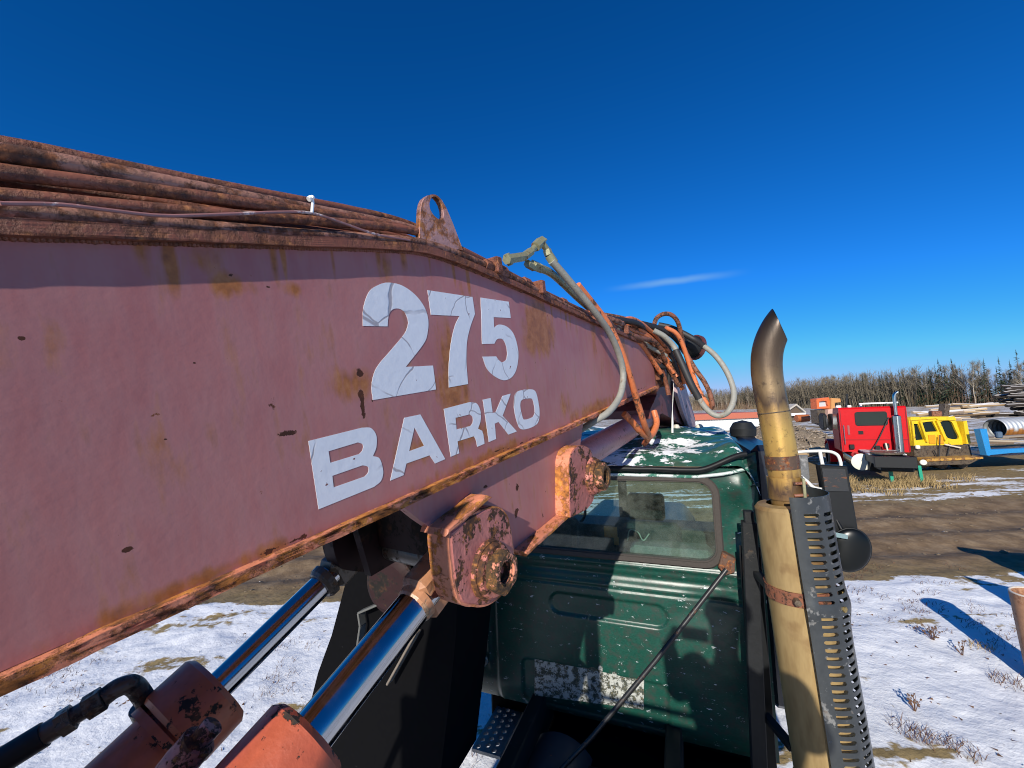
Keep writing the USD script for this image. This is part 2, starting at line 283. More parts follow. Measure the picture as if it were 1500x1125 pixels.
    nodes['dm'] = ('math', {'math_type': 'maximum'}); links.extend([(sd, 'dm.value1'), ('pitm.value', 'dm.value2'), (so, 'c1.fac'), ('dm.value', 'c2.fac'), ('dm.value', 'rg.value')])
    return usdkit.material(stage, '/World/Looks/' + name, nodes, links, surface='p.BSDF')

M = {}
M['boom'] = boom_paint('boom_paint')
PINK = (0.43, 0.15, 0.155)
M['pink_chip'] = paint('pink_chipped', PINK, amt=0.60, edge=0.03, scale=9.0, rough=0.45, bump=0.6, chip=((.02, .010, .008), (.09, .03, .012), (.40, .15, .03)))
M['lug'] = paint('pink_lug', (0.43, 0.150, 0.125), amt=0.52, edge=0.03, scale=13.0, rough=0.4, bump=0.8, chip=((.018, .010, .008), (.07, .028, .012), (.42, .16, .03)))
M['boss'] = paint('chipped_boss', (0.46, 0.165, 0.125), amt=0.47, edge=0.03, scale=17.0, rough=0.42, bump=0.8, chip=((.02, .011, .008), (.10, .038, .014), (.46, .19, .045)))
M['rust_rail'] = paint('rusty_rail', (0.58, 0.21, 0.115), amt=0.47, edge=0.07, scale=11.0, rough=0.55, bump=0.9, chip=((.04, .016, .008), (.40, .140, .026), (.66, .29, .06)), stretch=(1, .45, 1))
M['rust'] = paint('rusty_pipe', (0.20, 0.066, 0.036), amt=0.44, edge=0.20, scale=16.0, rough=0.6, bump=1.0, chip=((.022, .010, .007), (.12, .036, .013), (.42, .17, .06)))
M['rust_pale'] = paint('rusty_pale_pipe', (0.30, 0.14, 0.095), amt=0.42, edge=0.14, scale=15.0, rough=0.6, bump=1.0, chip=((.022, .010, .007), (.10, .032, .012), (.35, .12, .04)))
M['nut'] = paint('rusty_nut', (0.60, 0.24, 0.15), amt=0.43, edge=0.03, scale=22.0, rough=0.35, bump=0.8, chip=((.022, .014, .008), (.075, .04, .015), (.30, .13, .03)), chip_metal=.3)
M['decal'] = usdkit.material(stage, '/World/Looks/white_decal', {
    'tc': ('texture_coordinate', {}), 'nz': ('noise_texture', {'scale': 7.0, 'detail': 3.0}), 'add': ('vector_math', {'math_type': 'multiply_add', 'vector2': (0.09, 0.0, 0.09)}),
    'flat': ('mapping', {'scale': (1, 0, 1)}), 'v': ('voronoi_texture', {'scale': 8.5, 'feature': 'distance_to_edge'}), 'cr': ('map_range', {'from_min': 0.010, 'from_max': 0.022, 'to_min': 1.0, 'to_max': 0.0, 'clamp': True}),
    'n2': ('noise_texture', {'scale': 5.0, 'detail': 2.0}), 'sel': ('map_range', {'from_min': 0.45, 'from_max': 0.52, 'to_max': 0.75, 'clamp': True}), 'm': ('math', {'math_type': 'multiply'}),
    'n3': ('noise_texture', {'scale': 45.0, 'detail': 6.0}), 'b': ('mix_color', {'a': (0.64, 0.66, 0.70), 'b': (0.74, 0.76, 0.78)}), 'c': ('mix_color', {'b': (0.26, 0.22, 0.23)}),
    'chipm': ('map_range', {'from_min': 0.69, 'from_max': 0.70, 'clamp': True}), 'c2': ('mix_color', {'b': (.20, .09, .085)}),
    'bump': ('bump', {'strength': 0.22, 'distance': 0.003}), 'hh': ('math', {'math_type': 'multiply_add', 'value2': -1.2}), 'p': ('principled_bsdf', {'roughness': 0.4})},
    [('tc.object', 'nz.vector'), ('nz.color', 'add.vector1'), ('tc.object', 'add.vector3'), ('add.vector', 'flat.vector'), ('flat.vector', 'v.vector'), ('v.distance', 'cr.value'), ('tc.object', 'n2.vector'), ('n2.fac', 'sel.value'), ('cr.result', 'm.value1'), ('sel.result', 'm.value2'),
     ('tc.object', 'n3.vector'), ('n3.fac', 'b.fac'), ('b.result', 'c.a'), ('m.value', 'c.fac'), ('c.result', 'c2.a'), ('n3.fac', 'chipm.value'), ('chipm.result', 'c2.fac'), ('c2.result', 'p.base_color'), ('m.value', 'hh.value1'), ('n3.fac', 'hh.value3'), ('hh.value', 'bump.height'), ('bump.normal', 'p.normal')], surface='p.BSDF')
M['chrome'] = usdkit.material(stage, '/World/Looks/chrome_rod', {'geo': ('geometry', {}), 'n': ('noise_texture', {'scale': 30.0, 'detail': 6.0}), 'r': ('map_range', {'from_min': 0.3, 'from_max': 0.75, 'to_min': 0.07, 'to_max': 0.22}),
    'p': ('principled_bsdf', {'base_color': (0.42, 0.43, 0.45), 'metallic': 1.0})}, [('geo.position', 'n.vector'), ('n.fac', 'r.value'), ('r.result', 'p.roughness')], surface='p.BSDF')
M['black_steel'] = paint('black_steel', (0.010, 0.011, 0.012), amt=0.66, edge=0.04, scale=9.0, rough=0.55, bump=0.4, spec=.3, chip=((.02, .02, .02), (.04, .036, .032), (.08, .05, .03)))
M['shade_black'] = paint('shade_black', (0.0035, 0.0035, 0.004), amt=0.72, edge=0.04, scale=9.0, rough=0.8, bump=0.3, spec=.05, chip=((.015, .015, .015), (.03, .03, .03), (.05, .04, .03)))  # black lowered until the colour itself carries the shade
M['shaded_maroon'] = paint('maroon_in_shade', (.022, .008, .008), amt=.52, scale=9, rough=.6, spec=.2, chip=((.008, .007, .006), (.015, .012, .010), (.07, .03, .015)))  # greasy maroon darkened to stand in for shade under the boom
M['black_rubber'] = plain('black_rubber', (0.016, 0.016, 0.017), rough=0.6)
M['brown_seal'] = plain('weathered_seal', (0.042, 0.034, 0.028), rough=0.75, bump=0.4)
M['orange_cyl'] = paint('orange_cylinder', (0.42, 0.12, 0.055), amt=0.63, edge=0.02, scale=9.0, rough=0.45, bump=0.5, chip=((.012, .011, .010), (.02, .016, .014), (.10, .05, .02)))
M['orange_bright'] = paint('orange_collar', (0.40, 0.085, 0.04), amt=0.57, edge=0.015, scale=12.0, rough=0.5, bump=0.7, chip=((.012, .012, .011), (.03, .02, .015), (.10, .05, .02)))
M['oily'] = paint('oily_steel', (0.10, 0.075, 0.05), amt=0.5, edge=0.1, scale=12.0, rough=0.35, bump=0.8, chip=((.012, .010, .009), (.03, .022, .016), (.16, .07, .02)))
M['hose_grey'] = paint('grey_hose', (0.25, 0.245, 0.21), amt=0.62, edge=0.08, scale=12.0, rough=0.6, bump=0.5, chip=((.10, .08, .06), (.25, .16, .10), (.30, .2, .12)))
M['hose_orange'] = paint('orange_hose', (0.56, 0.16, 0.055), amt=0.58, edge=0.05, scale=16.0, rough=0.5, bump=0.5, chip=((.03, .02, .015), (.14, .05, .02), (.35, .2, .12)))
M['fitting'] = paint('olive_fitting', (0.27, 0.26, 0.15), amt=0.6, edge=0.05, scale=24.0, rough=0.4, bump=0.4, metallic=0.3, chip=((.03, .02, .012), (.16, .07, .02), (.30, .15, .04)))
M['hose_tar'] = paint('rust_brown_hose', (0.20, 0.075, 0.04), amt=0.5, edge=0.05, scale=18.0, rough=0.55, bump=0.6, chip=((.015, .010, .008), (.06, .025, .012), (.45, .15, .05)))

# ================================================================ the loader boom (own frame: x along, y to its left, z up)
BOOM_M = Gf.Matrix4d(*bu, 0, *(-bw), 0, *bv, 0, *(EYE - .76 * bw), 1)
boom = thing('loader_boom', 'faded pink steel loader boom with large white 275 lettering, reaching over the green cab', 'loader boom', matrix=BOOM_M)
EX, EYv, EZ = np.eye(3)
TOPPTS = [(-1.6, -.02), (-0.6, .125), (0.097, .222), (0.419, .267), (0.64, .298), (0.80, .315), (0.93, .308), (1.10, .287), (1.278, .261), (1.524, .221), (1.877, .165), (2.328, .10), (2.834, .022), (3.06, -.022)]
top = spline(TOPPTS, 6)
body = [(-1.6, -.278)] + [tuple(q) for q in top] + [(3.06, -.278)]
obj('boom_box', MB().prism(Polygon(body).buffer(0), (0, 0, 0), EX, EZ, -EYv, -.40, 0.0), M['boom'], boom)
def strip(line, lo, hi, y0, y1, ch=0.0):
    line = np.asarray(line); return MB().prism(Polygon(np.vstack([line + [0, hi], (line + [0, lo])[::-1]])).buffer(0), (0, 0, 0), EX, EZ, -EYv, -y1, -y0, ch)
def wavy(m, amp, sc, seed=0):
    """small uneven relief for flame-cut and rusted edges"""
    v = np.array(m.vertices); n = np.stack([meshkit.fbm(v * sc + 7 * k, 3, seed + k) - .5 for k in range(3)], 1); m.vertices = v + 2 * amp * n; return m
def dense(m, L): 
    v, f = trimesh.remesh.subdivide_to_size(m.vertices, m.faces, L, max_iter=12); return trimesh.Trimesh(v, f, process=True)
LF = np.array([(a, float(np.interp(a, top[:, 0], top[:, 1]))) for a in np.concatenate([np.arange(-1.6, 2.2, .05), np.arange(2.2, 3.07, .1)])])
obj('top_flange', wavy(dense(strip(LF, -.002, .018, -.017, .427, .004).get(), .05), .0016, 14, 1), M['rust'], boom, smooth=40)
RL = np.array([(a, -.278) for a in np.arange(-1.6, 3.07, .05)])
obj('bottom_flange', wavy(dense(strip(RL, -.019, 0.0, -.020, .43, .003).get(), .05), .0022, 25, 4), M['rust_rail'], boom)
# weld bead under the top flange
wb = MB()
for a in np.arange(-.2, 1.3, .006):
    b = float(np.interp(a, top[:, 0], top[:, 1])); wb.tm(trimesh.creation.icosphere(1, .0035 + .0015 * random.Random(int(a * 1000)).random()).apply_translation((a, -.001, b - .0025)))
obj('weld_bead', wb, M['rust'], boom)
# end cap block at the tip
obj('tip_knuckle', wavy(dense(MB().prism([(3.05, -.05), (3.20, -.06), (3.30, -.16), (3.28, -.30), (3.12, -.34), (3.04, -.29)], (0, .03, 0), EX, EZ, -EYv, -.34, .02, .01).get(), .05), .006, 12, 3), M['rust'], boom)
# lower bracket box
for y_ in (.002, .335): obj('bracket_plate', MB().prism([(.63, -.294), (.68, -.35), (.73, -.40), (.76, -.598), (1.44, -.598), (1.62, -.45), (1.72, -.294)], (0, y_, 0), EX, EZ, -EYv, -.03, 0.0), M['boom'] if y_ < .1 else M['shaded_maroon'], boom)  # far plate gets its shade from the darker maroon
obj('bracket_web', MB().prism([(.80, -.294), (.80, -.52), (.83, -.52), (.83, -.294)], (0, .05, 0), EX, EZ, -EYv, -.28, 0.0), M['shaded_maroon'], boom)  # shade inside the bracket is put into this dark colour
obj('bracket_flange', wavy(dense(MB().prism([(1.06, -.614), (1.45, -.612), (1.45, -.598), (1.06, -.599)], (0, 0, 0), EX, EZ, -EYv, -.38, .045, .003).get(), .04), .003, 25, 4), M['rust_rail'], boom)
obj('gusset', wavy(dense(MB().prism([(.70, -.392), (.87, -.368), (.90, -.364), (.88, -.353), (.71, -.378)], (0, .015, 0), EX, EZ, -EYv, -.01, .078, .003).get(), .03), .004, 25, 8), M['rust_rail'], boom)
# lugs with their pins
lug1 = spline([(0.7220, -0.3904), (0.8014, -0.3832), (0.8666, -0.3890), (0.9291, -0.4080), (0.9659, -0.4546), (0.9739, -0.5391), (0.9533, -0.6335), (0.8473, -0.6401), (0.7720, -0.6064), (0.7271, -0.5683), (0.7141, -0.5004), (0.7157, -0.4238)], 5)
lug2 = spline([(1.3661, -0.5999), (1.3904, -0.4834), (1.4210, -0.3904), (1.4870, -0.3630), (1.5737, -0.3807), (1.6306, -0.4211), (1.6318, -0.4994), (1.6017, -0.6037), (1.5203, -0.6246)], 5)
for pl, thick in ((lug1, .078), (lug2, .085)):
    lg = obj('lug', wavy(dense(MB().prism(Polygon(pl).buffer(.002).simplify(.0015), (0, 0, 0), EX, EZ, -EYv, -thick + .06, .06, .006).get(), .02), .0016, 40, 5), M['lug'], boom)
    ringp = Polygon(pl).buffer(.0045).simplify(.0015); obj('lug_edge', wavy(dense(MB().prism(ringp.difference(ringp.buffer(-.010)), (0, 0, 0), EX, EZ, -EYv, -thick + .062, .0565).get(), .02), .0015, 40, 6), M['rust_rail'], boom)
    lg.SetCustomDataByKey('label', 'pink lug plate, chipped to black and orange')
def pin(a, b, R, lab):
    rng = random.Random(int(a * 100))
    p = obj('boss', wavy(MB().lathe((a, -.056, b), -EYv, [(0, R * 1.28), (.012, R * 1.28), (.018, R * 1.22), (.018, R * 1.16), (.028, R * 1.16), (.034, R * 1.08), (.034, 0)], 40).get(), .0014, 60, 2), M['boss'], boom, smooth=35)
    hexp = [(a + R * math.cos(t), b + R * math.sin(t)) for t in np.arange(6) * math.pi / 3 + .3]
    hexp = Polygon(hexp).intersection(Polygon([(a + R * .95 * math.cos(t), b + R * .95 * math.sin(t)) for t in np.linspace(0, 2 * math.pi, 40)]))
    hole = Polygon([(a + R * .46 * math.cos(t), b + R * .46 * math.sin(t)) for t in np.linspace(0, 2 * math.pi, 24, endpoint=False)])
    n = obj('pin_nut', wavy(dense(MB().prism(hexp.difference(hole), (0, -.03, 0), EX, EZ, -EYv, .02, .092, .006).get(), .012), .0012, 60, 3), M['nut'], boom)
    obj('bore', MB().lathe((a, -.088, b), -EYv, [(0, R * .47), (.0, 0)], 24), M['black_steel'], boom)
    obj('pin_shaft', MB().cyl((a, -.05, b), (a, .50, b), R * .62), M['oily'], boom, smooth=35)
P1 = (0.8474, -0.5458); P2 = (1.6117, -0.5144)
pin(P1[0], P1[1], .061, 1); pin(P2[0], P2[1], .062, 2)
# far lug of the pair
obj('lug', MB().prism([(q[0], q[1]) for q in lug1], (0, .44, 0), EX, EZ, -EYv, -.06, 0), M['shaded_maroon'], boom)  # shade on the far lug is painted by its dark colour
# lifting eye on the top
eye = Polygon(spline([(0.7975, 0.3378), (0.8122, 0.4080), (0.8275, 0.4527), (0.8522, 0.4773), (0.8860, 0.4885), (0.9140, 0.4754), (0.9365, 0.4406), (0.9581, 0.3964), (0.9777, 0.3521)], 5)).buffer(0)
ehole = Polygon(spline([(0.8559, 0.4547), (0.8673, 0.4742), (0.8874, 0.4815), (0.9041, 0.4671), (0.9078, 0.4415), (0.8965, 0.4256), (0.8747, 0.4262), (0.8584, 0.4388), (0.8559, 0.4547)], 4)).buffer(.002)
obj('lifting_eye', MB().prism(eye.difference(ehole).simplify(.001), (0, -.004, 0), EX, EZ, -EYv, -.016, 0.0, .003), paint('pink_rusty_eye', (0.42, 0.23, 0.20), amt=0.49, edge=0.1, scale=10.0, bump=.6, chip=((.10, .04, .02), (.26, .09, .03), (.45, .2, .06))), boom)
# hydraulic pipes along the top
def toppipe(h, y, r, mat, a0=-1.6, a1=.86, h1=None, seed=0, sag=.004):
    A = np.arange(a0, a1 + .001, .06); rng = np.random.default_rng(seed)
    B = np.interp(A, top[:, 0], top[:, 1]) * 1.0
    if h1 is not None: hh = np.interp(A, [a0, .15, a1], [h, h, h1])
    else: hh = h
    pts = np.stack([A, np.full(len(A), y) + sag * np.sin(A * 3 + seed), B + hh + sag * np.sin(A * 5 + seed * 2)], 1)
    m = MB().tube(spline(pts, 3), r, 12).get(); return obj('pipe', wavy(m, .0007, 20, seed), mat, boom, smooth=True)
toppipe(.030, .000, .0105, M['rust_pale'], a1=1.95, seed=1)
toppipe(.057, .012, .0100, M['rust'], a1=2.6, h1=.048, seed=2)
toppipe(.082, .020, .0100, M['rust'], a1=1.25, h1=.055, seed=3)
toppipe(.107, .030, .0120, M['rust_pale'], a1=.95, h1=.068, seed=4)
toppipe(.133, .050, .0105, M['rust'], a1=.96, h1=.082, seed=5)
toppipe(.070, .085, .0105, M['rust'], a1=.95, h1=.05, seed=16)
toppipe(.096, .09, .0105, M['rust'], a1=.95, h1=.06, seed=17)
toppipe(.118, .095, .0105, M['rust'], a1=.95, h1=.07, seed=18)
toppipe(.045, .08, .0105, M['rust'], a1=.95, h1=.04, seed=19)
toppipe(.030, .10, .0115, M['rust'], a1=2.6, seed=6)
toppipe(.055, .13, .0115, M['rust'], a1=2.6, h1=.05, seed=7)
toppipe(.030, .17, .0115, M['rust'], a1=2.6, seed=8)
for a in (-.5, 1.13, 1.42, 2.0, 2.45):
    b = float(np.interp(a, top[:, 0], top[:, 1])); obj('pipe_clamp', rbox((a, .07, b + .043), (.03, .20, .052 if a > 0 else .13), .004), M['rust'], boom)
# pipe unions and end fittings
for (a, h, y, r) in ((1.17, .036, -.004, .021), (1.10, .036, -.004, .017), (1.36, .05, .015, .02), (1.68, .05, .02, .019), (1.28, .04, .06, .02)):
    b = float(np.interp(a, top[:, 0], top[:, 1])) + h; obj('pipe_union', MB().tube([(a - .022, y, b + .003), (a + .022, y, b - .003)], r, 6), M['rust'], boom)
thin = np.array([(0.0995, -0.0140, 0.2564), (0.1500, -0.0140, 0.2679), (0.1952, -0.0140, 0.2722), (0.2556, -0.0140, 0.2791), (0.3397, -0.0140, 0.3013), (0.4200, -0.0140, 0.3242), (0.4942, -0.0140, 0.3409), (0.5616, -0.0140, 0.3374), (0.6483, -0.0140, 0.3306), (0.7534, -0.0140, 0.3364)])
obj('wire', MB().tube(spline(thin, 6), .0028, 8), paint('pale_pink_wire', (.26, .12, .11), amt=.55, scale=10, chip=((.1,.05,.05),(.5,.4,.38),(.7,.6,.58))), boom, smooth=True)
obj('cable_tie', MB().tube(spline([(0.4938, -0.0140, 0.3673), (0.5001, -0.0140, 0.3717), (0.5019, -0.0140, 0.3642), (0.4971, -0.0140, 0.3417)], 5), [.005] * 5 + [.0065] * 3 + [.003] * 8, 8), plain('white_plastic', (.75, .74, .70)), boom, smooth=True)

# lettering on the web
def loop(pts, n=5):                       # 's' corner points stay sharp; runs between them are smoothed
    out = []; k = len(pts); 
    sharp = [i for i, q in enumerate(pts) if len(q) > 2]
    if not sharp: 
        p = [q[:2] for q in pts]; return spline(p + [p[0]], n)[:-1]
    for s0, s1 in zip(sharp, sharp[1:] + [sharp[0] + k]):
        run = [pts[i % k][:2] for i in range(s0, s1 + 1)]
        out += [run[0]] if len(run) == 2 else [tuple(q) for q in spline(run, n)[:-1]]
    return np.array(out)
def S(q): return (q[0], q[1], 1)
def glyph(name, outer, holes=()):
    g = Polygon(loop(outer)).buffer(0)
    for h in holes: g = g.difference(Polygon(loop(h)).buffer(0))
    obj(name, MB().prism(g, (0, 0, 0), EX, EZ, -EYv, -.001, .0007), M['decal'], boom)
glyph('digit_two', [S((0.5915, 0.1222)), (0.5986, 0.1610), (0.6193, 0.1989), (0.6468, 0.2170), (0.6782, 0.2265), (0.7202, 0.2241), (0.7601, 0.2055), (0.7887, 0.1758), (0.7977, 0.1423), (0.7888, 0.1064), (0.7690, 0.0782), S((0.6993, 0.0238)), S((0.7938, 0.0209)), S((0.7939, -0.0426)), S((0.5914, -0.0429)), (0.5926, -0.0124), (0.6048, 0.0172), (0.6233, 0.0377), (0.6526, 0.0600), (0.7034, 0.0997), (0.7198, 0.1182), (0.7264, 0.1369), (0.7178, 0.1586), (0.6995, 0.1660), (0.6798, 0.1618), (0.6670, 0.1467), S((0.6600, 0.1224))])
glyph('digit_seven', [S((0.8090, 0.2201)), S((1.0001, 0.2162)), S((1.0017, 0.1646)), (0.9728, 0.1268), (0.9480, 0.0822), (0.9333, 0.0226), S((0.9287, -0.0422)), S((0.8451, -0.0429)), (0.8533, 0.0084), (0.8740, 0.0739), (0.9011, 0.1258), S((0.9278, 0.1558)), S((0.8102, 0.1553))])
glyph('digit_five', [S((1.0415, 0.2172)), S((1.2006, 0.2146)), S((1.2014, 0.1583)), S((1.0994, 0.1585)), S((1.0943, 0.1241)), (1.1257, 0.1346), (1.1734, 0.1273), (1.2106, 0.0992), (1.2249, 0.0416), (1.2040, -0.0124), (1.1667, -0.0425), (1.1151, -0.0492), (1.0641, -0.0311), (1.0290, -0.0044), S((1.0136, 0.0337)), S((1.0866, 0.0313)), (1.1012, 0.0172), (1.1197, 0.0105), (1.1466, 0.0215), (1.1539, 0.0558), (1.1392, 0.0836), (1.1161, 0.0884), (1.0995, 0.0842), S((1.0855, 0.0722)), S((1.0196, 0.0726))])
glyph('letter_b', [S((0.4326, -0.1000)), S((0.5539, -0.0979)), (0.5762, -0.1031), (0.5878, -0.1223), (0.5837, -0.1476), S((0.5717, -0.1646)), (0.5886, -0.1751), (0.5933, -0.2044), (0.5844, -0.2236), S((0.5646, -0.2313)), S((0.4336, -0.2337))],
      [[S((0.4703, -0.1291)), S((0.5390, -0.1267)), (0.5500, -0.1336), (0.5481, -0.1452), S((0.5385, -0.1517)), S((0.4704, -0.1526))], [S((0.4709, -0.1791)), S((0.5430, -0.1774)), (0.5559, -0.1847), (0.5540, -0.1962), S((0.5443, -0.2023)), S((0.4703, -0.2025))]])
glyph('letter_a', [S((0.6742, -0.0974)), S((0.7272, -0.0980)), S((0.7954, -0.2299)), S((0.7560, -0.2313)), S((0.7406, -0.2059)), S((0.6622, -0.2059)), S((0.6494, -0.2304)), S((0.6093, -0.2313))], [[S((0.7025, -0.1261)), S((0.7262, -0.1778)), S((0.6755, -0.1793))]])
glyph('letter_r', [S((0.8143, -0.0977)), S((0.9263, -0.0951)), (0.9572, -0.1036), (0.9708, -0.1284), (0.9672, -0.1548), S((0.9491, -0.1783)), S((0.9674, -0.1881)), (0.9712, -0.2035), S((0.9713, -0.2287)), S((0.9356, -0.2297)), (0.9329, -0.2097), S((0.9259, -0.1960)), S((0.8524, -0.1947)), S((0.8533, -0.2286)), S((0.8175, -0.2291))], [[S((0.8561, -0.1292)), S((0.9195, -0.1302)), (0.9304, -0.1401), (0.9292, -0.1541), S((0.9162, -0.1637)), S((0.8543, -0.1615))]])
glyph('letter_k', [S((0.9892, -0.0967)), S((1.0301, -0.0969)), S((1.0314, -0.1446)), S((1.0483, -0.1441)), S((1.0966, -0.0990)), S((1.1463, -0.0974)), S((1.0833, -0.1622)), S((1.1565, -0.2287)), S((1.1035, -0.2282)), S((1.0566, -0.1775)), S((1.0354, -0.1790)), S((1.0329, -0.2275)), S((0.9942, -0.2286))])
glyph('letter_o', [(1.1654, -0.1079), (1.1902, -0.0957), (1.2457, -0.0950), (1.2980, -0.1023), (1.3189, -0.1227), (1.3264, -0.1804), (1.3120, -0.2191), (1.2833, -0.2317), (1.2287, -0.2335), (1.1839, -0.2259), (1.1662, -0.2046), (1.1555, -0.1534)], [[(1.2025, -0.1319), (1.2196, -0.1271), (1.2716, -0.1304), (1.2865, -0.1413), (1.2914, -0.1748), (1.2820, -0.1935), (1.2606, -0.1999), (1.2177, -0.1985), (1.2033, -0.1899), (1.1961, -0.1502)]])

# ================================================================ hoist cylinders under the boom
def T(a, d, b): return EYE + bu * a - bw * d + bv * b          # boom coordinates to world
def hoist(name, label, eye_a, eye_d, eye_b, q0, rod_r, collar_from, collar_to, barrel_end, mat_c, mat_b, collar_r, barrel_r, block_r):
    t = thing(name, label, 'hydraulic cylinder', group=None)
    e = T(eye_a, eye_d, eye_b); d = unit(np.asarray(q0) - e)
    obj('rod', MB().cyl(e + d * .10, e + d * (collar_from + .05), rod_r, n=40), M['chrome'], t, smooth=35)
    s = unit(np.cross(d, bw)); ee = MB()
    ee.lathe(e - bw * .035, bw, [(0, 0.0), (0, .062), (.07, .062), (.07, 0)], 28)
    ee.box(e + d * .072, (.125, .088, .150) if 'left' not in label else (.10, .08, .12), np.stack([s, bw, d], 1), .014)
    ee.lathe(e + d * .14, d, [(0, .054), (.02, .052), (.03, .045), (.03, 0)], 24)
    m = dense(ee.get(), .02); obj('rod_eye', wavy(m, .002, 40, 7), M['oily'] if 'left' in label else EYE_MAT, t)
    c0, c1, be = e + d * collar_from, e + d * collar_to, e + d * barrel_end; L = collar_to - collar_from
    obj('gland_collar', wavy(MB().lathe(c0, d, [(0, rod_r * 1.02), (.0, collar_r - .012), (.012, collar_r), (L - .01, collar_r), (L, collar_r - .008), (L, barrel_r * .9)], 48).get(), .0012, 30, 2), mat_c, t, smooth=35)
    ring = MB().lathe(c1 + d * .006, d, [(0, barrel_r), (0, collar_r - .006), (.018, collar_r - .006), (.018, barrel_r)], 48)
    obj('ring', ring, mat_b, t, smooth=35)
    obj('barrel', MB().cyl(c1, be, barrel_r, n=48), mat_b, t, smooth=35)
    return t, e, d
EYE_MAT = paint('worn_orange_eye', (0.42, 0.20, 0.10), amt=0.50, edge=0.12, scale=9.0, rough=0.4, bump=0.7, chip=((.05, .035, .02), (.22, .18, .12), (.38, .33, .24)))
hr, e_r, d_r = hoist('hoist_cylinder', 'chromed hoist cylinder with bright orange scuffed collar below the front pin nut', P1[0], .84, P1[1], (-0.7259, 0.6476, 2.2189), .047, .475, .66, 1.25, M['orange_bright'], M['orange_bright'], .098, .080, .05)
hl, e_l, d_l = hoist('hoist_cylinder', 'chromed hoist cylinder with dull orange barrel, left of the other one, above the snow', P1[0], 1.26, P1[1] - .02, (-1.1366, 0.7359, 2.1810), .037, .485, .595, 1.35, M['orange_cyl'], M['orange_cyl'], .104, .080, .05)
# oil port and hose of the left cylinder
port = (-1.0074, 0.4992, 2.3402)
pp = [(-1.2190, 0.6341, 2.1486), (-1.2179, 0.6077, 2.2187), (-1.2147, 0.5845, 2.2564), (-1.2184, 0.5610, 2.2625), (-1.2245, 0.5376, 2.2537)]
obj('port_elbow', wavy(MB().tube(spline(pp, 8), .020, 14).get(), .001, 50, 1), M['oily'], hl, smooth=40)
obj('port_base', MB().cyl((-1.2152, 0.6499, 2.1025), (-1.2163, 0.6154, 2.1957), .033, n=20), M['oily'], hl, smooth=40)
fh = thing('hydraulic_hose', 'black hydraulic hose with hex fittings beside the dull orange cylinder barrel', 'hose')
fit = MB(); a0_, a1_ = np.array((-1.2216, 0.5387, 2.2551)), np.array((-1.3014, 0.4142, 2.1942)); dd = unit(a1_ - a0_)
fit.tube([a0_, a0_ + dd * .030], .026, 6); fit.tube([a0_ + dd * .03, a0_ + dd * .05], .019, 16); fit.tube([a0_ + dd * .05, a0_ + dd * .072], .027, 6); fit.tube([a0_ + dd * .072, a0_ + dd * .10], .022, 16)
obj('fitting', fit, M['oily'], fh, smooth=25)
hp = spline([a0_ + dd * .095, a0_ + dd * .15, a0_ + dd * .25, a0_ + dd * .5 + np.array([0, 0, -.02]), a0_ + dd * .8 + np.array([0, 0, -.08])], 8)
obj('sleeve', MB().tube([a0_ + dd * .095, a0_ + dd * .175], .0255, 20), M['black_steel'], fh, smooth=35)
obj('hose', MB().tube(hp, .021, 16), M['black_rubber'], fh, smooth=True)
# small port of the right cylinder
obj('port_stub', wavy(MB().tube(spline([(-0.8796, 0.5559, 2.2653), (-0.8949, 0.5407, 2.2435), (-0.9096, 0.5256, 2.2224), (-0.9263, 0.5100, 2.1971)], 6), [.020] * 6 + [.033] * 13, 14).get(), .002, 40, 3), M['boss'], hl, smooth=40)

# black oil tank between the cylinders
tk = thing('oil_tank', 'tall black steel tank in the shade between the two chromed cylinders', 'oil tank')
TY = 1.95
prof = [(-1.9440, 1.7497), (-2.0105, 1.5625), (-2.1219, 1.3257), (-2.2017, 1.0916), (-2.2715, 0.7396), (-2.3296, 0.5078), (-1.2986, 0.8147), (-1.2575, 1.0614), (-1.1962, 1.4151), (-1.1536, 1.6975), (-1.1356, 1.9781), (-1.2564, 2.1445), (-1.8237, 2.0983)]
obj('shell', MB().prism(Polygon(prof).buffer(-.01).buffer(.01), (0, TY, 0), (1, 0, 0), (0, 0, 1), (0, -1, 0), -.45, 0.0, 0.0), M['shade_black'], tk)
gs = MB(); br = [(-1.4177, 1.9000, 1.9013), (-1.5647, 1.9000, 1.8395), (-1.7434, 1.9000, 1.7564), (-1.7300, 1.9000, 1.6873), (-1.7569, 1.9000, 1.5529)]
for p, q in zip(br[:-1], br[1:]): gs.beam(p, q, .05, .012)
obj('bracket', gs, plain('grey_bracket', (.10, .10, .09), rough=.6), tk)
gs = MB(); gs.beam((-1.3573, 1.9000, 1.7078), (-1.5516, 1.9000, 1.4089), .05, .012); obj('bracket', gs, 'Looks' and plain('tan_bracket', (.16, .13, .10), rough=.6), tk)
fl = MB(); fl.lathe((-1.5162, 1.9000, 1.9367), (0, -1, 0), [(0, .16), (.02, .16), (.03, .14), (.05, .12), (.05, 0)], 36); obj('flange', fl, M['shaded_maroon'], tk, smooth=35)  # flange coloured dark in place of shade

